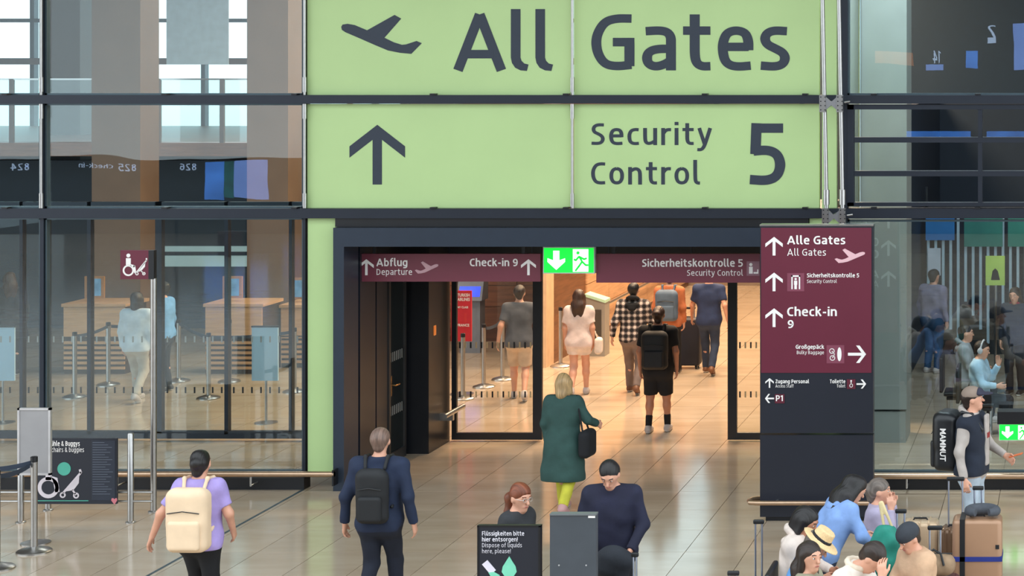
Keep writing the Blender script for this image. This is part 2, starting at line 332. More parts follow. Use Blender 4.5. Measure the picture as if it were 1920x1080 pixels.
# ------------------------------------------------------------------ facade frame
Y = DF
def struct(name, mb, m, label=None, parent=None, origin=None):
    o = mb.build(name, m, parent, origin)
    if parent is None: tag(o, label, None, None, 'structure')
    return o
xl, xr = X_(-90, Y), X_(2150, Y)
r1 = struct('trim_1', MB().box(xl, xr, Y - .12, Y + .1, Z_(194, Y), Z_(178, Y)), M_FRAME, 'upper dark horizontal facade rail above the arrow row')
r2 = struct('trim_2', MB().box(xl, xr, Y - .12, Y + .1, Z_(408, Y), Z_(390, Y)), M_FRAME, 'lower dark horizontal facade rail above the doors')
struct('trim_3', MB().box(xl, xr, Y - .12, Y + .1, 6.75, 6.9), M_FRAME, 'topmost dark facade rail')
for rail, py in ((r1, 178), (r2, 390)):             # small clips standing on the rails
    for px in (20, 318, 560, 818, 1066, 1325, 1512, 1640, 1834):
        MB().box(X_(px - 5, Y), X_(px + 5, Y), Y - .15, Y - .05, Z_(py, Y), Z_(py - 3, Y)).build('clip', M_BLACK, rail)
n = 4
for px, w, y0, y1 in ((83, 7, -110, 895), (573.5, 5, -110, 895), (1583, 14, -110, 895)):
    t = struct('trim_%d' % n, MB().box(X_(px - w / 2, Y), X_(px + w / 2, Y), Y - .06, Y + .09, Z_(y1, Y), Z_(y0, Y)), M_FRAME, None); n += 1
    t['label'] = {83: 'dark vertical facade mullion at the far left', 573.5: 'dark vertical mullion left of the green sign', 1583: 'dark vertical post right of the green sign'}[px]
struct('trim_%d' % n, MB().box(X_(-90, Y), X_(576, Y), Y - .1, Y + .1, 0, Z_(893, Y)), M_BLACK, 'black kick plate under the left glazing'); n += 1
struct('trim_%d' % n, MB().box(X_(1500, Y), X_(2150, Y), Y - .1, Y + .1, 0, Z_(893, Y)), M_BLACK, 'black kick plate under the right glazing'); n += 1
# glass bays
def bay(k, px0, px1, py0, py1, label, low, lattice=None):
    e = empty('window_%d' % k, (X_((px0 + px1) / 2, Y), Y, Z_(py1, Y)), label, None, None, 'structure')
    mb = MB(); x0, x1, z0, z1 = X_(px0, Y), X_(px1, Y), Z_(py1, Y), Z_(py0, Y); f = .022
    for b in ((x0, x1, z0, z0 + f), (x0, x1, z1 - f, z1), (x0, x0 + f, z0, z1), (x1 - f, x1, z0, z1)): mb.box(b[0], b[1], Y - .03, Y + .05, b[2], b[3])
    mb.build('frame', mat('pane_edge', (74, 90, 98), .3, .4), e)
    if not lattice:
        MB().box(x0 + f, x1 - f, Y, Y + .012, z0 + f, z1 - f).build('pane', {0: M_GLASS, 1: M_GLASS_LOW, 2: M_GLASS_R}[low], e)
    else:
        vx, hy = lattice; xs = [px0] + vx + [px1]; ys = [py0] + hy + [py1]
        for v in vx: MB().box(X_(v - 4, Y), X_(v + 4, Y), Y - .05, Y + .06, z0, z1).build('vertical_bar', M_FRAME, e)
        for h in hy: MB().box(x0, x1, Y - .06, Y + .06, Z_(h + 5, Y), Z_(h - 5, Y)).build('louvre_bar', M_FRAME, e)
        mb = MB()
        for b in ((px0, py0, px1, py0 + 9), (px0, py1 - 7, px1, py1), (px0, py0, px0 + 12, py1)): mb.box(X_(b[0], Y), X_(b[2], Y), Y - .07, Y + .06, Z_(b[3], Y), Z_(b[1], Y))
        mb.build('sash', M_FRAME, e)
        for a in range(len(xs) - 1):
            for c in range(len(ys) - 1):
                MB().box(X_(xs[a] + 3, Y), X_(xs[a + 1] - 3, Y), Y, Y + .012, Z_(ys[c + 1] - 4, Y), Z_(ys[c] + 4, Y)).build('pane', M_GLASS_LOW, e)
    return e
k = 1
for cname, a, b in (('far left', -90, 79), ('left', 87, 571)):
    for rname, c, d, low in (('top', -100, 178, 0), ('middle', 194, 390, 0), ('bottom', 408, 884, 1)):
        bay(k, a, b, c, d, '%s glass bay in the %s row of the facade' % (cname, rname), low); k += 1
bay(k, 1590, 2140, -100, 178, 'glass bay right of the green sign in the top row', 0); k += 1
bay(k, 1590, 2140, 196, 386, 'louvred window with dark horizontal bars right of the green sign', 1, ([1838], [262, 325])); k += 1
bay(k, 1590, 2140, 412, 885, 'tall glass bay to the right of the maroon totem', 2); k += 1
# steel tension rods and spider clamps (things)
def rod(px_top, px_bot, py0, py1, yy, r, label, group=None):
    a, b = P(px_top, py0, yy), P(px_bot, py1, yy)
    e = empty('tension_rod', b, label, 'rod', group)
    MB().tube([a, b], r, 10).build('rod', M_STEEL, e)
    for q, t in ((py0 + 30, .93), (py1 - 24, .07)):
        pa = Vector(a).lerp(Vector(b), 1 - t); MB().tube([pa + Vector((0, 0, -.09)), pa + Vector((0, 0, .09))], r * 1.5, 10).build('end_sleeve', M_STEEL, e)
    return e
for px, nm in ((77, 'at the far left mullion'), (571, 'along the left edge of the green sign'), (1073, 'between the two halves of the green sign')):
    for py0, py1, rn in ((-100, 178, 'upper row'), (195, 390, 'arrow row')):
        rod(px, px, py0, py1, Y - .09, .017, 'thin steel rod %s, %s' % (nm, rn))
rod(1540, 1550, -100, 405, Y - .42, .026, 'left one of the two long steel rods right of the green sign')
rod(1571, 1580, -100, 405, Y - .42, .026, 'right one of the two long steel rods right of the green sign')
for cy, dx, lb in ((194, 0, 'upper'), (406, 5, 'lower')):
    e = empty('rod_clamp', P(1559 + dx, cy + 16, Y - .42), '%s silver bow-tie clamp holding the two steel rods' % lb, 'clamp')
    for sx in (-1, 1):
        cx = 1559 + dx + sx * 16
        plate = MB().box(X_(cx - 6, Y - .42), X_(cx + 6, Y - .42), Y - .47, Y - .40, Z_(cy + 16, Y - .42), Z_(cy - 16, Y - .42)).build('clamp_plate', M_STEEL, e)
        for bx in (-4, 4):
            for by in (-12, -4, 4, 12):
                p = P(cx + bx, cy + by, Y - .47); MB().tube([(p[0], p[1] - .006, p[2]), (p[0], p[1] + .004, p[2])], .008, 8).build('bolt', M_BLACK, plate)
        MB().prism([(X_(cx - sx * 6, Y - .42), Z_(cy - 12, Y - .42)), (X_(1559 + dx, Y - .42), Z_(cy - 3, Y - .42)), (X_(1559 + dx, Y - .42), Z_(cy + 3, Y - .42)), (X_(cx - sx * 6, Y - .42), Z_(cy + 12, Y - .42))], Y - .45, Y - .41).build('web', mat('clamp_web', (150, 150, 154), .35, .8), e)
    c = P(1559 + dx, cy, Y - .42); MB().tube([c, (c[0], Y - .1, c[2])], .03, 10).build('stand_off', M_STEEL, e)
    c = P(1583 + dx, cy - 2, Y - .42); MB().tube([c, (c[0] + .07, c[1], c[2] + .01)], .012, 8).build('pin', M_STEEL, e)
# ------------------------------------------------------------------ green signs
YG = Y - .03
def panel_sign(label, px0, px1, py0, py1):
    e = empty('wall_sign', (X_((px0 + px1) / 2, YG), YG, Z_(py1, YG)), label, 'sign')
    MB().box(X_(px0, YG), X_(px1, YG), YG, YG + .1, Z_(py1, YG), Z_(py0, YG)).build('panel', M_GREEN, e)
    return e
g1 = panel_sign('big green sign panel with dark aeroplane and the word All', 576, 1070, -100, 178)
plane_icon(Flat(YG), 640, 28, 791, 101).build('aeroplane_symbol', M_INK, g1)
stroke_letters('A', 851, 948, 132, 27, YG, M_INK, g1)
for x0 in (958, 1004):                              # the two l with their curved feet
    fl = Flat(YG); pts = [(x0, 17), (x0 + 18, 17), (x0 + 18, 108), (x0 + 20, 114), (x0 + 25, 119), (x0 + 33, 121), (x0 + 30, 133), (x0 + 18, 132), (x0 + 8, 127), (x0 + 2, 118), (x0, 108)]
    fl.poly(pts).build('lettering', M_INK, g1)
g2 = panel_sign('big green sign panel reading Gates', 1076, 1536, -100, 178)
stroke_letters('Gates', 1108, 1481, 132, 27, YG, M_INK, g2)
panel_sign('narrow green strip behind the steel rods, top row', 1541, 1569, -100, 178)
g3 = panel_sign('green sign panel with a single dark arrow pointing up', 576, 1070, 195, 390)
arrow(Flat(YG), 707.5, 290, 56, 56).build('arrow_symbol', M_INK, g3)
g4 = panel_sign('green sign panel reading Security Control 5', 1076, 1536, 195, 390)
stroke_letters('Security', 1108, 1334, 272, 231, YG, M_INK, g4, .16, .17)
stroke_letters('Control', 1108, 1312, 346, 304, YG, M_INK, g4, .16, .17)
stroke_letters('5', 1404, 1474, 347, 231, YG, M_INK, g4)
panel_sign('narrow green strip behind the steel rods, arrow row', 1541, 1569, 195, 390)
panel_sign('tall narrow green strip left of the dark entrance portal', 577, 632, 408, 893)
panel_sign('small green strip above the maroon totem', 1518, 1574, 408, 893)
# ------------------------------------------------------------------ entrance portal and vestibule
YP = Y - .18
struct('trim_9', MB().box(X_(633, Y), X_(1517, Y), YP + .1, 27.3, Z_(424.5, Y), Z_(408.5, Y)), M_BLACK, 'black recess above the portal header')
struct('trim_10', MB().box(X_(655, Y), X_(1496, Y), YP, Y + .35, Z_(460, Y), Z_(425, Y)), M_FRAME2, 'dark blue-grey steel header of the entrance portal')
struct('trim_11', MB().box(X_(635, Y), X_(655, Y), YP, Y + .3, 0, Z_(425, Y)), M_FRAME2, 'left steel jamb of the entrance portal')
struct('trim_12', MB().box(X_(1496, Y), X_(1520, Y), YP, Y + .3, 0, Z_(425, Y)), M_FRAME2, 'right steel jamb of the entrance portal')
M_VEST = mat('vestibule_black', (22, 24, 29), .3, 0, .08)
vw = struct('wall_left', MB().box(-9.1, -8.88, Y + .3, 26.1, 0, 3.2), M_VEST, 'black panelled left wall of the vestibule')
for a, b in ((24.34, 24.88), (24.92, 25.3)):
    MB().box(-8.88, -8.855, a, b, .06, 3.0).build('wall_panel', mat('vest_panel', (27, 33, 44), .3, .1), vw)
dr = empty('door_1', (-8.88, 25.65, 0), 'dark service door with brass lever handle in the vestibule wall', None, None, 'structure')
mb = MB()
for b in ((25.34, 25.40, 0, 2.5), (25.93, 25.99, 0, 2.5), (25.4, 25.93, 0, .14), (25.4, 25.93, 2.4, 2.5)): mb.box(-8.88, -8.84, *b)
mb.build('door_frame', mat('door_frame_grey', (64, 62, 62), .35, .3), dr)
MB().box(-8.88, -8.86, 25.4, 25.93, .14, 2.4).build('door_leaf', mat('dark_glass_leaf', (26, 34, 36), .12), dr)
MB().tube([(-8.86, 25.45, 1.02), (-8.80, 25.45, 1.02), (-8.79, 25.48, 1.02), (-8.79, 25.58, 1.02)], .011, 8).build('lever_handle', mat('brass', (190, 150, 96), .25, .9), dr)
MB().box(-8.862, -8.85, 25.43, 25.47, .88, 1.14).build('escutcheon', MATS['brass'], dr)
mb = MB()
for z in (.62, 1.32):
    for q in range(7): mb.box(-8.86, -8.856, 25.44 + q * .07, 25.46 + q * .07, z, z + .12)
o = mb.build('safety_marking', mat('pale_mark', (150, 152, 150), .5), dr)
struct('wall_back', MB().box(-9.1, -8.58, 26.1, 26.98, 0, 3.2), M_VEST, 'black pier beside the left sliding door')
MB().box(-8.59, -8.57, 26.3, 26.38, 1.55, 1.68).build('call_button', mat('orange_button', (214, 120, 52), .4, 0, .05, 6, .4), bpy.data.objects['wall_back'])
struct('wall_right', MB().box(-3.34, -3.1, Y + .3, 27.1, 0, 3.2), M_VEST, 'black right wall of the vestibule')
struct('ceiling', MB().box(-9.1, -3.1, Y + .3, 27.3, 2.95, 3.2), M_VEST, 'black vestibule ceiling')
tr = struct('trim_13', MB().box(-9.1, -3.1, 26.95, 27.12, 2.5, 2.96), M_BLACK, 'black transom above the sliding doors')
for px in (685, 840, 996, 1140, 1295): MB().box(X_(px - 1, 26.9), X_(px + 1, 26.9), 26.94, 26.951, 2.52, 2.95).build('panel_joint', M_FRAME2, tr)
hb = empty('guard_rail', (-8.5, 26.6, 0), 'short steel guard rail on the black pier by the left door', 'guard rail')
MB().tube([(-8.40, 26.2, .48), (-8.40, 27.0, .48)], .035, 12).build('rail', M_STEEL, hb)
MB().box(-8.58, -8.40, 26.55, 26.61, .36, .46).build('bracket', M_STEEL, hb)
def sliding_leaf(k, px0, px1, lstile, rstile, label):
    yy = 27.0; e = empty('door_%d' % k, (X_((px0 + px1) / 2, yy), yy, 0), label, None, None, 'structure')
    x0, x1 = X_(px0, yy), X_(px1, yy)
    MB().box(x0, x0 + lstile, yy - .03, yy + .03, .02, 2.55).build('stile', M_BLACK, e)
    MB().box(x1 - rstile, x1, yy - .03, yy + .03, .02, 2.55).build('stile', M_BLACK, e)
    MB().box(x0 + lstile, x1 - rstile, yy - .03, yy + .03, .02, .115).build('bottom_rail', M_BLACK, e)
    p = MB().box(x0 + lstile, x1 - rstile, yy - .006, yy + .006, .115, 2.55).build('pane', M_DOORGLASS, e)
    a, b = MB(), MB(); x = x0 + lstile + .03; q = 0
    while x < x1 - rstile - .04:
        for z in (.60, 1.28): (a if q % 2 == 0 else b).box(x, x + .022, yy - .009, yy - .006, z, z + .085)
        x += .075; q += 1
    a.build('dark_marking', M_BLACK, p); b.build('pale_marking', mat('gold_mark', (196, 172, 130), .5), p)
    return e
sliding_leaf(2, 848, 1017, .066, .125, 'open sliding glass door leaf below the Check-in 9 sign')
sliding_leaf(3, 1365, 1560, .125, .066, 'sliding glass door leaf half hidden by the maroon totem')
# inner glazing behind the left and right facade glass
def inner_glazing(k, xs, label, wide):
    yy = 27.0; e = empty('window_%d' % k, (xs[0], yy, 0), label, None, None, 'structure')
    for i, px in enumerate(xs):
        w = wide[i]; MB().box(X_(px - w / 2, yy), X_(px + w / 2, yy), yy - .05, yy + .05, 0.1, 3.3).build('mullion', M_FRAME, e)
    x0, x1 = X_(xs[0], yy), X_(xs[-1], yy)
    MB().box(x0, x1, yy - .05, yy + .05, .04, .14).build('bottom_rail', M_FRAME, e)
    MB().box(x0, x1, yy - .05, yy + .05, 3.1, 3.3).build('top_rail', M_FRAME, e)
    for i in range(len(xs) - 1):
        a0, a1 = X_(xs[i] + wide[i] / 2, yy), X_(xs[i + 1] - wide[i + 1] / 2, yy)
        p = MB().box(a0, a1, yy - .005, yy + .005, .14, 3.1).build('pane', glass('inner_glass', (.92, .96, .97), .02), e)
        a, b = MB(), MB(); x = a0 + .05; q = 0
        while x < a1 - .04:
            for z in (.66, 1.36): (a if z < 1 else b).box(x, x + .022, yy - .009, yy - .005, z, z + .085)
            x += .125; q += 1
        a.build('dark_marking', M_BLACK, p); b.build('pale_marking', MATS['pale_mark'], p)
inner_glazing(10, [-200, -60, 43, 88, 170, 300, 427, 547, 640, 800], 'inner glass screen with dark mullions behind the left facade glass', [6, 6, 6, 10, 7, 12, 7, 6, 8, 8])
# interior shell behind the glass
M_CONC = mat('concrete', (140, 142, 138), .6, 0, .06, 2)
M_BRONZE = mat('bronze_column', (124, 96, 78), .5, 0, .08, 2)
M_TIMBER = wood('timber_fascia', (150, 100, 72), .75, 2)
struct('wall_far', MB().box(-5.2, 8, 40, 40.2, 0, 9), mat('dark_back_wall', (20, 34, 52), .6), 'dark rear wall behind the right-hand glazing')
struct('trim_14', MB().box(-34, 8, 18.5, 52, 9.0, 9.2), mat('roof_grey', (120, 122, 122), .7), 'roof over the rear hall with an added overhang shading the facade')  # unseen front overhang added to cut sky light near the facade
struct('wall_outer', MB().box(-34.2, -34, Y, 52, 0, 9), mat('side_wall', (130, 112, 96), .6), 'far left wall of the rear hall')
struct('wall_side', MB().box(8, 8.2, Y, 52, 0, 9), MATS['side_wall'], 'far right wall of the rear hall')
struct('trim_15', MB().box(-34, 8, Y - .1, Y + .1, 6.9, 9.2), M_FRAME, 'dark spandrel over the facade glazing')
# rear window wall with daylight
wb = empty('window_11', (-20, 46, 0), 'bright rear window wall seen through the upper left glass', None, None, 'structure')
MB().box(-34, 8, 45.9, 46.1, 0, 3.2).build('spandrel', mat('rear_spandrel', (120, 104, 92), .6), wb)
MB().box(-34, 8, 45.9, 46.1, Z_(42, 46), Z_(35, 46)).build('transom', M_FRAME, wb)
MB().box(-34, 8, 45.85, 46.15, Z_(121, 46), Z_(109, 46)).build('transom', mat('brown_transom', (110, 82, 70), .5), wb)
for px in range(-900, 2500, 160): MB().box(X_(px, 46), X_(px + 8, 46), 45.9, 46.1, 3.2, 9).build('mullion', M_FRAME, wb)
MB().box(-34, 8, 45.98, 46.0, 3.2, 9).build('pane', glass('rear_glass', (.86, .95, .95), .02), wb)
for nm, px0, px1, yy, m, lb in (('column', 172, 263, 34, M_BRONZE, 'wide brown column behind the upper left glass'), ('column', 93, 150, 40, mat('grey_brown_col', (88, 76, 72), .5), 'grey-brown column left of the wide brown column'), ('column', 463, 540, 35, M_BRONZE, 'brown column behind the glass nearest the green sign')):
    c = MB().cbox(X_(px0, yy), X_(px1, yy), yy, yy + .7, 0, 9, .0).build(nm, m, None, (X_((px0 + px1) / 2, yy), yy + .35, 0)); tag(c, lb, 'column')
yy = 26.85; cc = empty('concrete_column', (X_(1648, yy), yy, 0), 'pale concrete column right of the maroon totem behind glass', 'column')
MB().box(X_(1592, yy), X_(1700, yy), yy, yy + .8, Z_(768, yy), 9).build('shaft', M_CONC, cc)
MB().box(X_(1594, yy), X_(1698, yy), yy + .01, yy + .79, 0, Z_(772, yy)).build('base_block', M_CONC, cc)
MB().tube([P(1612, -60, yy - .06), P(1612, 400, yy - .06)], .02, 8).build('drain_pipe', M_STEEL, cc)
# gallery with balustrade behind the upper left glass
yy = 36; gl = empty('gallery', (-20, yy, 3.3), 'timber-edged gallery with glass balustrade behind the upper left glass', 'gallery')
MB().box(-34, -11.2, yy, 45.9, Z_(293, yy), Z_(268, yy)).build('deck', M_TIMBER, gl)
MB().box(-34, -11.2, yy + .02, yy + .06, Z_(150, yy), Z_(147, yy)).build('top_rail', M_STEEL, gl)
for px in (-220, -100, 20, 175, 296, 415, 536, 655, 775): MB().box(X_(px - 4, yy), X_(px + 4, yy), yy + .01, yy + .07, Z_(268, yy), Z_(148, yy)).build('post', mat('post_brown', (120, 104, 98), .5), gl)
MB().box(-34, -11.2, yy + .03, yy + .045, Z_(266, yy), Z_(150, yy)).build('glass_infill', glass('bal_glass', (.82, .86, .84), .05), gl)
bn = MB().box(X_(312, 41), X_(428, 41), 41, 41.03, Z_(121, 41), 8.8).build('hanging_banner', mat('pale_blue_fabric', (190, 214, 232), .7), None, (X_(370, 41), 41, Z_(121, 41))); tag(bn, 'pale blue fabric banner hanging before the rear windows', 'banner')
bw = struct('wall_rear', MB().box(-34, -9.2, 38.5, 38.7, 0, 3.3), mat('dark_counter_wall', (18, 32, 50), .5), 'dark wall behind the check-in counters on the left')
for a, b in ((462, 472), (480, 500)): MB().box(X_(300, 38.4), X_(575, 38.4), 38.42, 38.5, Z_(b, 38.4), Z_(a, 38.4)).build('pale_band', mat('pale_band', (186, 206, 204), .4, 0, .04, 3, .25), bw)
# corridor walls
cw = struct('wall_corridor', MB().box(-9.3, -9.0, 34.0, 50, 0, 4.5), wood('corridor_wood_back', (120, 76, 48)), 'wood plank wall along the left of the corridor')
M_PLANK = wood('pale_plank', (206, 160, 120), .85, 2)
for r in range(8):
    for c in range(8):
        MB().box(-9.0, -8.97, 36.2 + c * 1.7 + .01, 36.2 + (c + 1) * 1.7 - .01, .12 + r * .5 + .006, .12 + (r + 1) * .5 - .006).build('plank', M_PLANK, cw)
MB().box(-9.14, -9.0, 33.5, 33.99, 0, 4.5).build('jamb_post', mat('pale_wood_post', (214, 178, 142), .5), cw)
MB().tube([(-8.88, 36.3, .62), (-8.88, 49, .62)], .03, 8).build('handrail', M_STEEL, cw)
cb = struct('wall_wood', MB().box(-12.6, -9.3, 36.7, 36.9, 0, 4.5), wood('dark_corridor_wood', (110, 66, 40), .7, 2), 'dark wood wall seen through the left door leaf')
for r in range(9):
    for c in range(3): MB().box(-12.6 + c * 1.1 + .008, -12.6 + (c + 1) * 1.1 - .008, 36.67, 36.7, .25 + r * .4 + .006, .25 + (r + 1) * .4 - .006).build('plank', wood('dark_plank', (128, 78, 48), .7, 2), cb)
struct('wall_end', MB().box(-9.3, 8, 50, 50.2, 0, 9), mat('end_wall', (206, 186, 164), .6), 'pale end wall of the corridor')
struct('wall_partition', MB().box(-2.9, -2.7, 28.5, 50, 0, 4.5), MATS['dark_back_wall'], 'dark partition right of the corridor')
# ------------------------------------------------------------------ check-in islands behind the photographer, mirrored in the glass
YB = -12.0; VB = 2 * DF - YB
def BX(px): return X_(px, VB)
def BZ(py): return Z_(py, VB)
M_DKB = mat('island_dark', (8, 18, 32), .5)
isl = empty('check_in_island', (-27, YB, 0), 'dark check-in island with counter numbers behind the photographer', 'counter')
MB().box(-34, BX(560), YB - .3, YB, 0, BZ(293)).build('fascia', M_DKB, isl)
M_LED = mat('led_text', (190, 205, 235), .5, 0, .02, 3, 4.0)
def back_text(s, x0, x1, base, cap, m, parent):
    rb, tot = ribbons(s, .15, .13, 2); mb = MB()
    for ci, si, L, R in rb:
        g = lambda q: (BX(x1 - q[0] / tot * (x1 - x0)), YB + .05 + .002 * si, BZ(base - q[1] * (base - cap)))
        n = len(L); mb.add([g(q) for q in L] + [g(q) for q in R], [(n + i, n + i + 1, i + 1, i) for i in range(n - 1)])
    return mb.build('lettering', m, parent)
back_text('825', 222, 257, 320, 303, M_LED, isl); back_text('826', 338, 368, 320, 303, M_LED, isl); back_text('Check-in', 150, 212, 316, 307, M_LED, isl)
back_text('824', 20, 55, 320, 303, M_LED, isl)
sc = MB().box(BX(384), BX(420), YB, YB + .04, BZ(378), BZ(300)).build('screen', mat('screen_blue', (70, 130, 220), .4, 0, .3, 1.5, 4.0), isl)
MB().box(BX(440), BX(502), YB, YB + .04, BZ(372), BZ(300)).build('screen', mat('screen_pale', (130, 160, 235), .4, 0, .1, 1, 3.5), isl)
MB().box(BX(421), BX(439), YB, YB + .04, BZ(374), BZ(301)).build('screen', mat('screen_teal', (40, 130, 130), .4, 0, .4, 3, 1.2), isl)
tb = struct('wall_hall', MB().box(BX(570), 8, YB - .4, YB, 0, 8.5), mat('hall_wall_dark', (16, 28, 46), .6), 'tall dark wall of the check-in hall behind the photographer')  # unseen wall, put in tall so the right-hand glass mirrors something dark
tw = empty('check_in_screens', (-6, YB + .005, 3), 'row of lit screens and counter numbers on the hall wall behind', 'screens')
for i, (a, b, c, d, m) in enumerate(((1735, 1768, 121, 136, 'screen_pale'), (1640, 1712, 100, 125, 'screen_orange'), (1812, 1834, 90, 128, 'screen_blue'), (1900, 1925, 45, 130, 'screen_pale'), (1700, 1820, 246, 257, 'screen_blue'), (1850, 1960, 246, 257, 'screen_blue'))):
    MB().box(BX(a), BX(b), YB + .005, YB + .045, BZ(d), BZ(c)).build('screen', MATS.get(m) or mat('screen_orange', (226, 130, 70), .4, 0, .2, 2, 1.0), tw)
back_text('2', 1850, 1868, 76, 50, M_LED, tw); back_text('14', 1748, 1764, 118, 92, M_LED, tw)
# ------------------------------------------------------------------ header signs and exit signs
def board(name, px0, px1, py0, py1, yy, th, m, label, cat='sign'):
    e = empty(name, (X_((px0 + px1) / 2, yy), yy + th / 2, Z_(py1, yy)), label, cat)
    MB().box(X_(px0, yy), X_(px1, yy), yy, yy + th, Z_(py1, yy), Z_(py0, yy)).build('panel', m, e)
    return e
YH = 24.4
def hx(px): return px
h1 = board('header_sign', 666, 1013, 476, 528, YH, .08, M_MAROON2, 'maroon overhead sign reading Abflug Departure and Check-in 9')
arrow(Flat(YH), 687, 501, 15, 15).build('arrow_symbol', M_WHITE, h1)
lettering('Abflug', 706, 764, 499, 485, YH, M_WHITE, h1, .02)
lettering('Departure', 706, 773, 515.5, 504, YH, M_WHITE, h1)
plane_icon(Flat(YH), 778, 490, 822, 513, True).build('aeroplane_symbol', mat('faded_pink', (190, 150, 158), .5), h1)
lettering('Check-in 9', 881, 971, 499, 485, YH, M_WHITE, h1, .02)
arrow(Flat(YH), 991, 501, 15, 15).build('arrow_symbol', M_WHITE, h1)
h2 = board('header_sign', 1118, 1465, 476, 530, YH, .08, M_MAROON2, 'maroon overhead sign reading Sicherheitskontrolle 5 Security Control')
lettering('Sicherheitskontrolle 5', 1204, 1393, 500, 486, YH, M_WHITE, h2, .02)
lettering('Security Control', 1288, 1393, 517, 506, YH, M_WHITE, h2)
Flat(YH).rect(1400, 490, 1424, 517).build('symbol_field', mat('faded_field', (140, 100, 112), .5), h2)
Flat(YH, .007).disc(1408, 496, 3).rect(1404.5, 500, 1411.5, 513).rect(1413, 510, 1420, 513).rect(1420, 505, 1422, 513).build('security_symbol', M_WHITE, h2)
for e, xs in ((h1, (700, 980)), (h2, (1150, 1440))):
    for px in xs: MB().box(X_(px - 3, YH), X_(px + 3, YH), YH + .03, YH + .05, Z_(476, YH), 2.95).build('hanger', M_BLACK, e)
M_EXIT = mat('exit_green', (10, 226, 60), .4, 0, .02, 3, .9); M_EXITW = mat('exit_white', (244, 255, 246), .4, 0, .01, 3, .9)
def exit_sign(x0, y0, x1, y1, yy, label, hang):
    e = empty('exit_sign', (X_((x0 + x1) / 2, yy), yy + .04, Z_(y1, yy)), label, 'exit sign'); w, h = x1 - x0, y1 - y0
    MB().box(X_(x0, yy), X_(x1, yy), yy, yy + .08, Z_(y1, yy), Z_(y0, yy)).build('housing', mat('exit_housing', (190, 196, 192), .4), e)
    u = lambda a: x0 + a * w
    v = lambda b: y0 + b * h
    Flat(yy).rect(u(.02), v(.04), u(.98), v(.96)).build('green_field', M_EXIT, e)
    f = Flat(yy, .007); f.rect(u(.20), v(.14), u(.32), v(.5)); f.poly([(u(.09), v(.42)), (u(.20), v(.5)), (u(.32), v(.5)), (u(.43), v(.42)), (u(.43), v(.56)), (u(.26), v(.86)), (u(.09), v(.56))]); f.build('arrow_symbol', M_EXITW, e)
    d = Flat(yy, .007); d.rect(u(.58), v(.08), u(.88), v(.93)); d.build('doorway_symbol', M_EXITW, e)
    r = Flat(yy, .010); r.disc(u(.68), v(.22), w * .03); lw = w * .035
    for pts in ([(.70, .34), (.76, .55)], [(.70, .36), (.64, .5), (.60, .46)], [(.72, .38), (.80, .46), (.85, .42)], [(.76, .55), (.70, .72), (.63, .9)], [(.76, .55), (.83, .68), (.88, .68)]): r.stroke([(u(a), v(b)) for a, b in pts], lw)
    r.build('running_figure', M_EXIT, e)
    return e
ex1 = exit_sign(1018, 463, 1115, 513, YH - .06, 'bright green exit sign hanging between the two maroon header signs', True)
for px in (1040, 1092): MB().box(X_(px - 3, YH), X_(px + 3, YH), YH - .03, YH - .01, Z_(464, YH), 2.95).build('hanger', M_BLACK, ex1)
ex2 = exit_sign(1873, 795, 1935, 826, Y - .35, 'small green exit sign with dark cap at the right edge', False)
MB().box(X_(1870, Y - .35), X_(1938, Y - .35), Y - .37, Y - .12, Z_(795, Y - .35), Z_(772, Y - .35)).build('dark_cap', M_BLACK, ex2)
MB().box(X_(1895, Y - .35), X_(1915, Y - .35), Y - .27, Y - .03, Z_(790, Y - .35), Z_(778, Y - .35)).build('wall_bracket', M_BLACK, ex2)
# ------------------------------------------------------------------ maroon totem
YT = 22.25
tx0, tx1 = X_(1425, YT), X_(1637, YT); tb_ = .16
tt = empty('sign_totem', ((tx0 + tx1) / 2, YT + tb_ / 2, 0), 'tall maroon and dark direction totem listing Alle Gates and Check-in', 'totem')
MB().box(tx0, tx1, YT + .004, YT + tb_ - .004, Z_(812, YT), Z_(424, YT)).build('upper_case', M_NAVY, tt)
MB().box(tx0, tx1, YT, YT + tb_, .05, Z_(816, YT)).build('lower_case', M_NAVY, tt)
MB().box(tx0 + .06, tx1 - .06, YT + .03, YT + tb_ - .03, 0, .05).build('plinth', M_BLACK, tt)
MB().box(tx0 - .004, tx1 + .004, YT - .004, YT + tb_ + .004, Z_(424, YT), Z_(421, YT)).build('top_trim', M_STEEL, tt)
Flat(YT).rect(1427, 427, 1634, 699).build('maroon_field', M_MAROON, tt)
def T(s, x0, x1, base, cap, b=.0): lettering(s, x0, x1, base, cap, YT - .003, M_WHITE, tt, b)
for ax, ay, aw, ah, ad in ((1451.5, 461.5, 17.5, 17.5, 'up'), (1451.5, 528.5, 17.5, 17.5, 'up'), (1451.5, 595.5, 17.5, 17.5, 'up'), (1607, 664, 17.5, 17, 'right'), (1443, 718, 8.5, 9, 'up'), (1615, 720, 9, 9, 'right'), (1443, 747, 9, 8.5, 'left')):
    arrow(Flat(YT, .008), ax, ay, aw, ah, ad).build('arrow_symbol', M_WHITE, tt)
T('Alle Gates', 1476, 1585, 458, 442.5, .025); T('All Gates', 1476, 1549, 479.5, 466.5)
plane_icon(Flat(YT, .008), 1565, 466, 1622, 493, True).build('aeroplane_symbol', M_PINK, tt)
T('Sicherheitskontrolle 5', 1513, 1611, 520, 512.5, .03); T('Security Control', 1513, 1569, 530.5, 524)
T('Check-in', 1476, 1569, 592.5, 576, .02); T('9', 1477, 1488, 615, 600, .02)
T('Großgepäck', 1492, 1545, 654, 646.5, .03); T('Bulky Baggage', 1494, 1545, 664, 657.5)
T('Zugang Personal', 1454, 1517, 718.5, 711.5, .03); T('Access Staff', 1454, 1488, 726.5, 720.5)
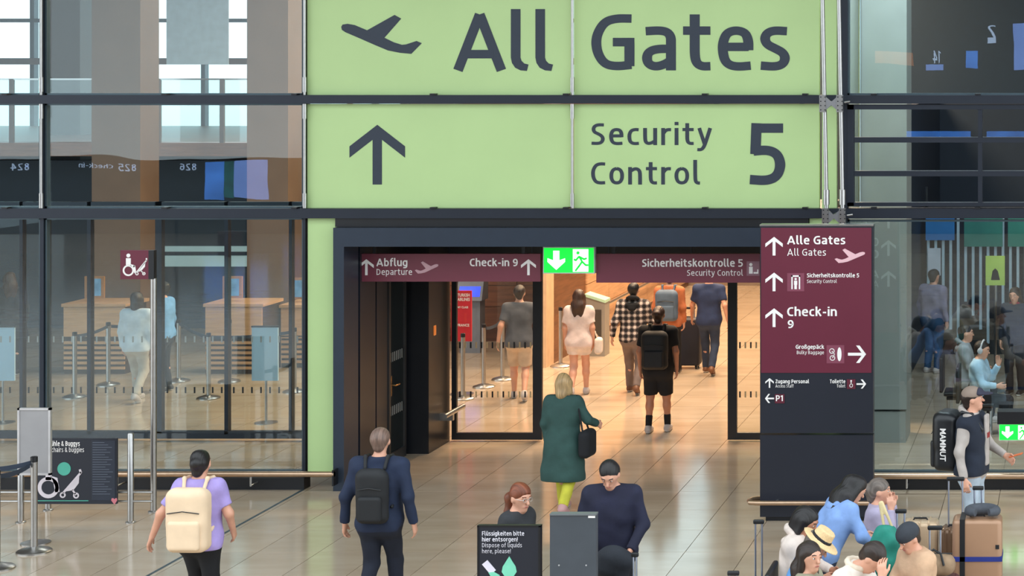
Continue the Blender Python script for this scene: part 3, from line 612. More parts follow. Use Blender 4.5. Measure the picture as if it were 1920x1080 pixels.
T('Toilette', 1556, 1585, 718.5, 711.5, .03); T('Toilet', 1569, 1585, 726.5, 720.5); lettering('P1', 1455, 1468, 752, 741, YT - .006, M_WHITE, tt, .03)
for q in ((1476, 512, 1508, 546), (1550, 647, 1583, 681)): Flat(YT, .007).rect(*q).build('symbol_field', mat('maroon_field_light', (128, 62, 82), .45), tt)
f = Flat(YT, .011); f.rect(1484, 516, 1486.5, 542).rect(1498, 516, 1500.5, 542).rect(1484, 516, 1500.5, 519).disc(1492, 523, 2.2).rect(1489, 526, 1495, 534).rect(1489.7, 534, 1494.3, 542); f.build('scanner_symbol', M_WHITE, tt)
f = Flat(YT, .011); f.ring(1560, 658, 5, 1.3).ring(1561, 671, 5, 1.3).stroke([(1560, 658), (1565, 664), (1561, 671)], 1.4); f.build('bicycle_symbol', M_WHITE, tt)
f = Flat(YT, .011); f.poly([(1574 + 4 * math.cos(a / 12 * math.pi), 664 + 13 * math.sin(a / 12 * math.pi)) for a in range(24)]); f.build('surfboard_symbol', M_WHITE, tt)
for q in ((1588, 711, 1604, 729), (1453, 739, 1471, 756)): Flat(YT, .006).rect(*q).build('small_field', mat('small_maroon', (92, 24, 44), .45), tt)
f = Flat(YT, .011); f.disc(1596, 714, 1.6).stroke([(1596, 715), (1596, 720), (1599, 721)], 1.6).ring(1596, 723, 3.2, 1); f.build('toilet_symbol', M_WHITE, tt)
# rear face of the totem, which the glass behind mirrors
YR = YT + tb_
def TB(s, x0, x1, base, cap, b=.0): lettering(s, x0, x1, base, cap, YR, M_WHITE, tt, b, True, 1)
MB().box(tx0 + .02, tx1 - .02, YR - .004, YR + .002, Z_(699, YT), Z_(427, YT)).build('rear_field', M_MAROON, tt)
TB('Departure', 1500, 1596, 459, 442, .01); TB('Check-in', 1500, 1596, 510, 492, .02); TB('0–9', 1540, 1596, 536, 518, .02); TB('Ankunft', 1505, 1596, 578, 562, .02); TB('Arrivals', 1525, 1596, 598, 584)
for cx, cy in ((1617, 455), (1617, 514), (1617, 580)): MB().prism([(X_(cx + x * 17, YR), Z_(cy + y * 17, YR)) for x, y in ARROW], YR, YR + .004).build('rear_arrow', M_WHITE, tt)
gr = empty('guard_rail', (tx0, YT - .12, 0), 'tan steel bump rail around the foot of the totem', 'guard rail')
zr = Z_(943, YT - .12); M_TANSTEEL = mat('tan_steel', (190, 160, 134), .3, .85, .05, 20)
MB().tube([(tx0 - .02, YT + .12, zr), (tx0 - .10, YT + .06, zr), (tx0 - .12, YT - .02, zr), (tx0 - .10, YT - .10, zr), (tx0, YT - .13, zr), (tx1 + .02, YT - .13, zr)], .027, 12).build('rail', M_TANSTEEL, gr)
for x in (tx0 + .2, tx1 - .2): MB().tube([(x, YT - .13, zr), (x, YT, zr)], .014, 8).build('bracket', M_STEEL, gr)
# bump rails along the facade
for a, b, py, lb in ((-90, 627, 889, 'long steel bump rail along the foot of the left glazing'), (1640, 2150, 893, 'long tan bump rail along the foot of the right glazing')):
    yy = Y - .3; z = Z_(py, yy); e = empty('bump_rail', (X_((a + b) / 2, yy), yy, 0), lb, 'bump rail')
    MB().tube([(X_(a, yy), yy, z), (X_(b, yy), yy, z)], .034, 12).build('rail', M_TANSTEEL, e)
    for px in range(int(a) + 60, int(b), 250): MB().tube([(X_(px, yy), yy, z - .02), (X_(px, yy), yy, z - .14), (X_(px, yy), Y - .1, z - .14)], .012, 8).build('bracket', M_STEEL, e)
    MB().box(X_(b - 3, yy), X_(b, yy), yy - .03, Y - .1, z - .14, z + .05).build('end_plate', M_BLACK, e)
# ------------------------------------------------------------------ wheelchair and buggy parking
YQ = 22.2
br = empty('barrier', (X_(150, YQ), YQ, 0), 'steel post barrier carrying the wheelchairs and buggies board', 'barrier')
for px, top, ft in ((39, 812, 980), (245, 812, 980), (90, 880, 957)):
    yy = Yfloor(ft); MB().lathe([(.055, 0), (.055, .012), (.034, .02), (.034, Z_(top, yy) - .01), (.028, Z_(top, yy))], (X_(px, yy), yy, 0), 16).build('post', M_STEEL, br)
for py in (923, 940): MB().tube([P(-40, py, YQ), P(286, py, YQ)], .013, 8).build('cross_rail', M_STEEL, br)
bd = empty('information_board', P(145, 945, YQ - .06), 'dark board reading Rollstuehle and Buggys with buggy picture', 'board'); YBd = YQ - .07
bd['label'] = 'dark board with wheelchair and buggy pictures on the steel barrier'
MB().box(X_(70, YBd), X_(219, YBd), YBd, YBd + .03, Z_(945, YBd), Z_(822, YBd)).build('panel', M_NAVY, bd)
Flat(YBd).rect(172, 826, 216, 938).build('text_column', mat('board_column', (38, 44, 58), .5), bd)
lettering('Rollstühle & Buggys', 40 + 33, 150, 836, 827, YBd - .003, M_WHITE, bd, .03); lettering('Wheelchairs & buggies', 73, 158, 847.5, 838.5, YBd - .003, M_WHITE, bd)
f = Flat(YBd, .006)
for i in range(22): f.rect(174, 829 + i * 4.6, 174 + (22 + (i * 7) % 17), 830 + i * 4.6)
f.build('small_print', mat('dim_print', (92, 98, 112), .5), bd)
Flat(YBd, .006).disc(120.5, 879, 12.5).build('teal_disc', mat('teal', (78, 170, 150), .5), bd)
Flat(YBd, .006).rect(70, 938, 166, 939.5).build('teal_line', MATS['teal'], bd)
f = Flat(YBd, .007); f.ring(91, 914, 20, 7).poly([(95, 892), (108, 896), (112, 922), (104, 923), (100, 902)]).rect(86, 888, 97, 900); f.build('wheelchair_picture', mat('pale_lilac', (214, 204, 210), .5), bd)
f = Flat(YBd, .007); f.stroke([(150, 880), (152, 886), (119, 924)], 4).poly([(149, 892), (148, 906), (138, 919), (124, 921)]).ring(118, 928, 5.5, 2.5).ring(143, 929, 5.5, 2.5).stroke([(136, 918), (143, 928)], 3); f.build('buggy_picture', MATS['pale_lilac'], bd)
Flat(YBd, .007).poly([(215, 946), (209, 938), (210, 934), (213, 934), (215, 936), (217, 934), (219, 934), (220, 938)]).build('heart_mark', mat('rose', (206, 120, 130), .5), bd)
yy = Yfloor(960); fs = empty('flag_sign', (X_(288, yy), yy, 0), 'tall steel pole with maroon wheelchair and buggy flag sign', 'sign')
MB().lathe([(.06, 0), (.06, .012), (.034, .02), (.034, Z_(522, yy))], (X_(288, yy), yy, 0), 16).build('pole', M_STEEL, fs)
MB().box(X_(281, yy), X_(291, yy), yy - .035, yy + .035, Z_(523, yy), Z_(469, yy)).build('pole_head', M_BLACK, fs)
MB().box(X_(228, yy), X_(281, yy), yy - .03, yy + .03, Z_(523, yy), Z_(469, yy)).build('flag_panel', M_MAROON, fs)
f = Flat(yy - .03, .006); f.disc(241, 479, 3.6).stroke([(241, 484), (241, 497)], 9).ring(241, 507, 10.5, 3).stroke([(245, 497), (252, 499), (254, 512)], 3.5)
f.stroke([(275, 484), (275, 488), (256, 511)], 2.5).poly([(273, 490), (272, 500), (265, 508), (258, 510)]).ring(257, 513, 3, 1.4).ring(270, 513, 3, 1.4).stroke([(264, 507), (270, 513)], 1.6).build('symbols', M_WHITE, fs)
# ------------------------------------------------------------------ belt stanchions
def stanchion(px, ft, label, group=None, h=1.02, base=.175, m=None):
    yy = Yfloor(ft); x = X_(px, yy); e = empty('belt_stanchion', (x, yy, 0), label, 'stanchion', group)
    MB().lathe([(base, 0), (base, .014), (base * .9, .028), (base * .45, .05), (.04, .06)], (x, yy, 0), 28).build('base', m or M_STEEL, e)
    MB().lathe([(.034, .05), (.034, h - .06)], (x, yy, 0), 16).build('post', m or M_STEEL, e)
    MB().lathe([(.036, h - .06), (.036, h - .005), (.028, h)], (x, yy, 0), 16).build('belt_head', M_BLACK, e)
    return e, x, yy, h
def belt(p, q, label):
    d = (Vector(q) - Vector(p)); n = Vector((-d.y, d.x, 0)).normalized() * .003; mb = MB(); vs = []
    for i in range(9):
        t = i / 8; c = Vector(p) + d * t - Vector((0, 0, .12 * t * (1 - t)))
        vs += [c - n + Vector((0, 0, -.025)), c + n + Vector((0, 0, -.025)), c + n + Vector((0, 0, .025)), c - n + Vector((0, 0, .025))]
    fs_ = [(0, 1, 2, 3), (35, 34, 33, 32)]
    for i in range(8):
        for k in range(4): fs_.append((i * 4 + k, i * 4 + 4 + k, i * 4 + 4 + (k + 1) % 4, i * 4 + (k + 1) % 4))
    mb.add(vs, fs_); o = mb.build('barrier_belt', mat('belt_blue', (40, 52, 70), .6), None, tuple((Vector(p) + Vector(q)) / 2)); tag(o, label, 'belt'); return o
s1, sx1, sy1, sh = stanchion(64, 1035, 'near steel belt stanchion in front of the grey sign holder')
stanchion(-6, 1066, 'stanchion foot cut off at the lower left corner')
belt((sx1 - .03, sy1, .95), (X_(-60, 20.6), 20.6, .93), 'dark blue belt running left from the near stanchion')
belt((sx1 - .03, sy1 - .03, .93), (X_(-6, Yfloor(1066)), Yfloor(1066) + .03, .95), 'second dark belt running forward from the near stanchion')
yy = sy1 + .35; sg = empty('sign_holder', (X_(63, yy), yy, 0), 'blank grey framed sign holder standing behind the near stanchion', 'sign holder')
MB().box(X_(35, yy), X_(93, yy), yy, yy + .02, Z_(888, yy), Z_(768, yy)).build('panel', M_GREY, sg)
mb = MB()
for b in ((33, 37, 765, 891), (91, 95, 765, 891), (33, 95, 765, 769), (33, 95, 887, 891)): mb.box(X_(b[0], yy), X_(b[1], yy), yy - .008, yy + .03, Z_(b[3], yy), Z_(b[2], yy))
mb.build('frame', mat('alu', (196, 194, 196), .35, .6), sg)
MB().tube([(X_(64, yy), yy + .03, .02), (X_(64, yy), yy + .03, 1.2)], .02, 10).build('pole', M_STEEL, sg); MB().lathe([(.15, 0), (.15, .012), (.03, .03)], (X_(64, yy), yy + .03, 0)).build('foot', M_STEEL, sg)
# ------------------------------------------------------------------ liquids board and cabinet
yy = 16.3; lb_ = empty('liquids_board', (X_(954, yy), yy + .03, 0), 'dark floor-standing board asking to dispose of liquids', 'board')
MB().box(X_(896, yy), X_(1013, yy), yy, yy + .04, .25, Z_(987, yy)).build('panel', M_NAVY, lb_)
MB().box(X_(890, yy), X_(1018, yy), yy - .15, yy + .2, 0, .03).build('foot_plate', M_BLACK, lb_)
for px in (915, 993): MB().box(X_(px - 4, yy), X_(px + 4, yy), yy + .005, yy + .035, .03, .25).build('leg', M_BLACK, lb_)
mb = MB()
for b in ((895, 898, 987), (1010, 1014, 987)): mb.box(X_(b[0], yy), X_(b[1], yy), yy - .006, yy + .045, .25, Z_(b[2] - 1, yy))
mb.box(X_(895, yy), X_(1014, yy), yy - .006, yy + .045, Z_(988, yy), Z_(985, yy)); mb.build('edge_trim', M_BLACK, lb_)
for s, x1, b, c, w in (('Flüssigkeiten bitte', 983, 1004, 996, .03), ('hier entsorgen!', 971, 1015, 1007, .03), ('Dispose of liquids', 979, 1026, 1018, 0), ('here, please!', 958, 1037, 1029, 0)): lettering(s, 904, x1, b, c, yy - .003, mat('lilac_print', (206, 204, 214), .5), lb_, w)
f = Flat(yy, .006); f.poly([(904, 1058), (914, 1050), (930, 1069), (920, 1077)]).build('bottle_picture', mat('pale_lilac2', (216, 210, 224), .5), lb_)
f = Flat(yy, .007); f.poly([(916, 1073), (926, 1072), (937, 1078), (938, 1090), (926, 1090)]).poly([(955, 1043), (967, 1062), (969, 1072), (963, 1081), (955, 1083), (947, 1081), (941, 1072), (943, 1062)]).build('drop_picture', mat('mint', (120, 206, 176), .5), lb_)
cb_ = empty('panel_stand', (X_(1074, 16.25), 16.4, 0), 'plain dark grey upright panel beside the liquids board', 'panel')
MB().cbox(X_(1031, 16.25), X_(1118, 16.25), 16.25, 16.31, .06, Z_(965, 16.25), .006).build('body', mat('cabinet_grey', (66, 72, 80), .45), cb_)
MB().box(X_(1031, 16.25), X_(1118, 16.25), 16.24, 16.32, Z_(966, 16.25), Z_(963, 16.25)).build('lid', mat('cabinet_lid', (120, 126, 132), .35, .4), cb_)
MB().box(X_(1035, 16.25), X_(1114, 16.25), 16.1, 16.5, 0, .06).build('plinth', M_BLACK, cb_)
Flat(16.25).rect(1103, 967, 1116, 971).build('label_sticker', M_WHITE, cb_)
for px in (1048, 1099): MB().tube([P(px, 1060, 16.245), P(px, 1060, 16.255)], .007, 8).build('screw', M_STEEL, cb_)
# ------------------------------------------------------------------ luggage
def rbox(x0, x1, y0, y1, z0, z1, r):
    bm = bmesh.new(); bmesh.ops.create_cube(bm, size=1)
    for v in bm.verts: v.co = ((x0 + x1) / 2 + v.co.x * (x1 - x0), (y0 + y1) / 2 + v.co.y * (y1 - y0), (z0 + z1) / 2 + v.co.z * (z1 - z0))
    bmesh.ops.bevel(bm, geom=bm.edges[:], offset=r, segments=4, profile=.5, affect='EDGES'); mb = MB()
    bm.verts.index_update(); mb.add([v.co.copy() for v in bm.verts], [[v.index for v in f.verts] for f in bm.faces]); mb.smooth = True; bm.free(); return mb
M_DKPL = mat('dark_plastic', (24, 26, 30), .45); M_ALU = mat('alu_tube', (170, 178, 196), .3, .85)
def suitcase(px, yy, w, d, h, m, label, ribs=0, handle=0.0, hy=0.08, rib_m=None):
    x = X_(px, yy); e = empty('suitcase', (x, yy, 0), label, 'suitcase')
    body = rbox(x - w / 2, x + w / 2, yy - d / 2, yy + d / 2, .055, h, .045).build('shell', m, e)
    for i in range(ribs):
        rx = x - w / 2 + w * (i + 1) / (ribs + 1); rbox(rx - .012, rx + .012, yy - d / 2 - .006, yy + d / 2 + .006, .09, h + .004, .01).build('rib', rib_m or m, body)
    for sx in (-1, 1):
        for sy in (-1, 1): MB().tube([(x + sx * (w / 2 - .06) - .012, yy + sy * (d / 2 - .05), .03), (x + sx * (w / 2 - .06) + .012, yy + sy * (d / 2 - .05), .03)], .03, 12).build('wheel', M_DKPL, e)
        MB().box(x + sx * (w / 2 - .06) - .02, x + sx * (w / 2 - .06) + .02, yy - d / 2 + .03, yy + d / 2 - .03, .03, .07).build('wheel_mount', M_DKPL, e)
    MB().tube([(x - .07, yy, h - .005), (x - .06, yy, h + .018), (x + .06, yy, h + .018), (x + .07, yy, h - .005)], .01, 8).build('carry_handle', M_DKPL, e)
    if handle:
        t = empty if False else None
        hd = MB()
        for sx in (-1, 1): hd.tube([(x + sx * hy, yy + d / 2 - .05, h - .02), (x + sx * hy, yy + d / 2 - .05, handle - .02)], .009, 8)
        ho = hd.build('telescopic_handle', M_ALU, e); rbox(x - hy - .02, x + hy + .02, yy + d / 2 - .067, yy + d / 2 - .033, handle - .025, handle + .015, .012).build('grip', M_DKPL, ho)
    return e, x
M_TAN = mat('tan_shell', (170, 132, 104), .3, .15, .05, 3)
big, bx = suitcase(1833, 19.03, .48, .30, .80, M_TAN, 'big tan hard suitcase with blue strap and neck pillow on top', 0, 1.06, .035)
MB().box(bx - .244, bx + .244, 18.872, 19.188, .40, .445).build('blue_strap', mat('strap_blue', (30, 46, 128), .6), big)
MB().box(bx - .165, bx - .115, 18.872, 19.188, .055, .806).build('black_strap', M_DKPL, big)
MB().box(bx + .18, bx + .215, 18.874, 18.88, .52, .56).build('lock', M_DKPL, big)
suitcase(1726, 19.75, .37, .26, .60, mat('champagne_shell', (206, 178, 146), .3, .2), 'pale champagne suitcase with black strap beside the big tan suitcase', 3, .0)
suitcase(1791, 19.62, .30, .24, .56, mat('bronze_shell', (120, 92, 70), .3, .3), 'ribbed bronze suitcase between champagne case and big tan suitcase', 5, 1.03, .07)
rc, rx = suitcase(1752, 18.2, .46, .28, .44, mat('wine_shell', (70, 22, 36), .3), 'dark wine red suitcase under the tan travel bag', 0, .87, .05)
suitcase(1688, 18.42, .34, .24, .58, mat('black_shell', (36, 38, 44), .4), 'black suitcase with raised handle behind the green bag', 0, .98, .035)
suitcase(1420, 17.9, .36, .25, .48, mat('slate_shell', (62, 70, 84), .4), 'slate suitcase with raised handle left of the seated group', 0, 1.0, .03)
suitcase(1372, 16.2, .36, .25, .48, mat('black_shell2', (40, 42, 46), .4), 'dark suitcase at the lower edge left of the seated group', 0, .97, .03)
suitcase(1187, 16.7, .36, .24, .55, mat('grey_shell', (72, 76, 84), .4), 'grey suitcase right of the man in the navy jumper', 0, 1.0, .012)
# neck pillow, travel bag and tablet
a = [(bx + .05 + .13 * math.cos(t), 18.97 + .085 * math.sin(t), .868) for t in [math.radians(-60 + 300 * i / 22) for i in range(23)]]
np_ = MB().tube(a, [.035 + .022 * math.sin(math.pi * i / 22) for i in range(23)], 14).build('neck_pillow', mat('pillow_grey', (74, 78, 86), .85, 0, .1, 30), None, (bx + .05, 19.03, .82)); tag(np_, 'dark grey neck pillow lying on the big tan suitcase', 'pillow')
tbg = empty('travel_bag', (rx, 18.2, .46), 'soft tan travel bag lying on the wine red suitcase', 'bag'); M_BAG = mat('tan_cloth', (150, 124, 98), .8, 0, .18, 12, 0, .4)
rbox(rx - .2, rx + .2, 18.03, 18.25, .462, .66, .09).build('bag_body', M_BAG, tbg)
MB().tube([(rx - .1, 18.02, .58), (rx - .07, 18.05, .68), (rx, 18.09, .71), (rx + .07, 18.05, .68), (rx + .1, 18.02, .58)], .011, 8).build('bag_handle', M_DKPL, tbg)
MB().tube([(rx - .17, 18.14, .662), (rx + .17, 18.14, .662)], .007, 6).build('zip', M_DKPL, tbg)
# ------------------------------------------------------------------ bench under the seated group (its seats lie below the frame)
BNX = -2.28
bc = empty('seat_bench', (BNX, 16.5, 0), 'dark row of linked seats under the waiting group', 'bench')
MB().box(BNX - .04, BNX + .04, 15.3, 17.75, .27, .33).build('beam', M_STEEL, bc)
for y in (15.6, 17.45):
    MB().box(BNX - .25, BNX + .25, y - .03, y + .03, 0, .04).build('foot', M_STEEL, bc); MB().box(BNX - .03, BNX + .03, y - .02, y + .02, .04, .27).build('leg', M_STEEL, bc)
for y in (15.62, 16.22, 16.82, 17.42):
    rbox(BNX - .30, BNX + .26, y - .26, y + .26, .33, .385, .02).build('seat', M_DKPL, bc); rbox(BNX - .42, BNX - .37, y - .26, y + .26, .40, .72, .02).build('backrest', M_DKPL, bc)
# ------------------------------------------------------------------ check-in hall behind the left glass
def counter(px0, px1, ft, ytop, label):
    yy = Yfloor(ft); e = empty('check_in_counter', (X_((px0 + px1) / 2, yy), yy + .4, 0), label, 'counter'); x0, x1, z = X_(px0, yy), X_(px1, yy), Z_(ytop, yy)
    MB().box(x0, x1, yy + .05, yy + .8, 0, z - .06).build('carcass', mat('counter_dark', (60, 44, 34), .5), e)
    MB().box(x0 - .03, x1 + .03, yy, yy + .85, z - .05, z).build('worktop', wood('counter_oak', (196, 150, 108), .85, 2), e)
    MB().box(x0, x1, yy + .02, yy + .05, z - .55, z - .06).build('front_panel', MATS['counter_oak'], e)
    for i in range(6): MB().box(x0, x1, yy + .02, yy + .05, .08 + i * .085, .08 + i * .085 + .045).build('slat', MATS['counter_oak'], e)
    mo = MB().box((x0 + x1) / 2 - .35, (x0 + x1) / 2 - .02, yy + .4, yy + .44, z + .05, z + .42).build('monitor', mat('monitor_orange', (170, 120, 80), .5), e)
    MB().box((x0 + x1) / 2 - .30, (x0 + x1) / 2 - .07, yy + .39, yy + .4, z + .09, z + .38).build('screen', mat('monitor_screen', (90, 130, 160), .3, 0, .3, 6, .3), mo)
counter(118, 232, 702, 570, 'oak check-in counter with slatted front, leftmost behind the glass')
counter(384, 490, 702, 570, 'oak check-in counter with slatted front beside the pale info board')
counter(526, 610, 690, 572, 'oak check-in counter nearest the green strip')
for i, (px, ft, lb) in enumerate(((140, 745, 'behind the glass beneath the leftmost counter'), (391, 747, 'behind the glass in front of the middle counter'), (203, 722, 'behind the glass near the flag sign'), (335, 715, 'behind the glass right of the flag sign pole'), (430, 716, 'behind the glass between counter and info board'), (552, 735, 'behind the glass next to the green strip'))):
    stanchion(px, ft, 'steel belt stanchion ' + lb, 'stanchions behind the left glass')
qs = [(140, 745), (203, 722), (335, 715), (391, 747), (552, 735)]
for (a, fa), (b, fb), lb in zip(qs[:-1], qs[1:], ('leftmost', 'second', 'third', 'rightmost')):
    pa, pb = (X_(a, Yfloor(fa)), Yfloor(fa), .95), (X_(b, Yfloor(fb)), Yfloor(fb), .95)
    d = (Vector(pb) - Vector(pa)).normalized() * .04; belt(tuple(Vector(pa) + d), tuple(Vector(pb) - d), '%s of the queue belts behind the left glass' % lb)
for px0, px1, lb in ((472, 521, 'pale blue information board behind the glass near the green strip'), (-22, 27, 'pale blue information board behind the glass at the left edge')):
    yy = 28.3; e = empty('information_stand', (X_((px0 + px1) / 2, yy), yy + .05, 0), lb, 'board')
    MB().box(X_(px0, yy), X_(px1, yy), yy, yy + .03, Z_(714, yy), Z_(614, yy)).build('panel', mat('pale_board', (176, 200, 216), .5, 0, .05, 2), e)
    MB().box(X_(px0 - 1, yy), X_(px1 + 1, yy), yy - .005, yy + .035, Z_(614, yy), Z_(611, yy)).build('clip_rail', M_DKPL, e)
    MB().tube([((X_((px0 + px1) / 2, yy)), yy + .05, .02), ((X_((px0 + px1) / 2, yy)), yy + .05, 1.2)], .02, 8).build('pole', M_STEEL, e); MB().lathe([(.16, 0), (.16, .012), (.03, .03)], (X_((px0 + px1) / 2, yy), yy + .05, 0)).build('foot', M_STEEL, e)
# ------------------------------------------------------------------ corridor furniture
for px, ft, lb in ((907, 726, 'steel belt stanchion seen through the left door leaf, nearest'), (942, 712, 'steel belt stanchion seen through the left door leaf, farther'), (868, 748, 'steel belt stanchion behind the red banner stand'), (1051, 687, 'steel belt stanchion beside the pale wood post')):
    stanchion(px, ft, lb)
bA, bB = (X_(907, Yfloor(726)) + .04, Yfloor(726), .95), (X_(942, Yfloor(712)) - .04, Yfloor(712), .95); belt(bA, bB, 'dark belt between the two stanchions seen through the left door')
yy = Yfloor(745) + .25; rb = empty('banner_stand', (X_(866, yy), yy, 0), 'red banner stand seen through the left door leaf', 'banner')
MB().box(X_(846, yy), X_(884, yy), yy, yy + .03, Z_(640, yy), Z_(545, yy)).build('panel', mat('banner_red', (196, 24, 40), .5), rb)
MB().tube([(X_(865, yy), yy + .03, .02), (X_(865, yy), yy + .03, .9)], .018, 8).build('pole', M_STEEL, rb); MB().lathe([(.18, 0), (.18, .015), (.03, .03)], (X_(865, yy), yy + .03, 0)).build('foot', M_STEEL, rb)
for s, x0, x1, b, c in (('TURKISH', 858, 881, 556, 550), ('AIRLINES', 858, 881, 564, 558), ('MY CLASS', 858, 878, 578, 574), ('FRANCE', 858, 880, 612, 607)):
    vs, fs = text_geo(s, .02); mn = min(v[0] for v in vs); mx = max(v[0] for v in vs); MB().add([(X_(x0 + (v[0] - mn) / (mx - mn) * (x1 - x0), yy), yy - .004, Z_(b + (c - b) * v[1] / .73, yy)) for v in vs], fs).build('lettering', M_WHITE, rb)
yy = 35.2; kk = empty('check_in_kiosk', (X_(880, yy), yy, 0), 'self-service kiosk with blue lit screen above the red banner', 'kiosk')
MB().box(X_(862, yy), X_(900, yy), yy, yy + .3, 0, .95).build('pedestal', mat('kiosk_grey', (120, 126, 140), .4), kk)
mb = MB(); x0, x1 = X_(858, yy), X_(906, yy); mb.add([(x0, yy - .1, .95), (x1, yy - .1, .95), (x1, yy + .3, .95), (x0, yy + .3, .95), (x0, yy + .1, 1.45), (x1, yy + .1, 1.45), (x1, yy + .3, 1.45), (x0, yy + .3, 1.45)], [(0, 3, 2, 1), (4, 5, 6, 7), (0, 1, 5, 4), (1, 2, 6, 5), (2, 3, 7, 6), (3, 0, 4, 7)]); mb.build('head', MATS['kiosk_grey'], kk)
mb = MB(); mb.add([(x0 + .04, yy - .075, 1.02), (x1 - .04, yy - .075, 1.02), (x1 - .04, yy + .075, 1.38), (x0 + .04, yy + .075, 1.38)], [(0, 1, 2, 3)]); mb.build('screen', mat('kiosk_screen', (60, 80, 230), .3, 0, .2, 4, 1.2), kk)
yy = 34.8; kg = empty('ticket_gate', (X_(1113, yy), yy, 0), 'grey scanner pillar with slanted pale green top beside the woman in white', 'gate')
x0, x1 = X_(1098, yy), X_(1134, yy); z1 = Z_(568, yy); z0 = Z_(556, yy)
MB().prism([(x0, 0), (x1, 0), (x1, z1), (x0, z0)], yy, yy + .35).build('pillar', mat('pillar_grey', (150, 146, 140), .4, .2), kg)
MB().prism([(x0 - .01, z0), (x1 + .01, z1), (x1 + .01, z1 + .05), (x0 - .01, z0 + .05)], yy - .02, yy + .37).build('top_plate', mat('mint_top', (176, 216, 190), .4), kg)
MB().box(x0 + .06, x1 - .06, yy - .012, yy, .2, z1 - .12).build('front_inset', mat('inset_dark', (66, 62, 58), .4), kg)
# ------------------------------------------------------------------ people: smooth distance-field bodies
def V3(*a): return np.array(a, float)
def surface_nets(F, org, vox):
    S = F < 0; n = np.array(F.shape); c = n - 1
    cnt = np.zeros(c, np.int8); acc = np.zeros((*c, 3), np.float32)
    def sl(d, ax): return tuple(slice(d[a], d[a] + c[a]) for a in range(3))
    for ax in range(3):
        o1, o2 = [a for a in range(3) if a != ax]
        for p in (0, 1):
            for q in (0, 1):
                d0 = [0, 0, 0]; d0[o1] = p; d0[o2] = q; d1 = list(d0); d1[ax] = 1
                s0, s1 = S[sl(d0, ax)], S[sl(d1, ax)]; cr = s0 != s1
                f0, f1 = F[sl(d0, ax)][cr], F[sl(d1, ax)][cr]; t = f0 / (f0 - f1)
                add = np.zeros((t.size, 3), np.float32); add[:, ax] = t; add[:, o1] = p; add[:, o2] = q
                acc[cr] += add; cnt[cr] += 1
    act = cnt > 0; idx = -np.ones(c, np.int64); ii = np.argwhere(act); idx[act] = np.arange(len(ii))
    verts = (ii + acc[act] / cnt[act][:, None]) * vox + org
    quads = []
    for ax in range(3):
        o1, o2 = (ax + 1) % 3, (ax + 2) % 3
        lo = [slice(None)] * 3; hi = [slice(None)] * 3; lo[ax] = slice(0, -1); hi[ax] = slice(1, None)
        a, b = S[tuple(lo)], S[tuple(hi)]; e = np.argwhere(a != b)
        e = e[(e[:, o1] > 0) & (e[:, o2] > 0) & (e[:, o1] < c[o1]) & (e[:, o2] < c[o2])]
        fl = a[tuple(e.T)]
        def cell(d1, d2):
            g = e.copy(); g[:, o1] += d1; g[:, o2] += d2; return idx[tuple(g.T)]
        q = np.stack([cell(-1, -1), cell(0, -1), cell(0, 0), cell(-1, 0)], 1); q[~fl] = q[~fl][:, ::-1]; quads.append(q)
    return verts, np.concatenate(quads)
def C(a, b, ra, rb=None, k=.03, clip=None): return dict(t='c', a=V3(*a), b=V3(*b), ra=ra, rb=ra if rb is None else rb, k=k, clip=clip, op='u')
def E(c, r, R=None, k=.03, op='u', clip=None): return dict(t='e', c=V3(*c), r=V3(*r), R=R, k=k, op=op, clip=clip)
def B(c, h, r, R=None, k=.02, op='u'): return dict(t='b', c=V3(*c), h=V3(*h), r=r, R=R, k=k, op=op, clip=None)
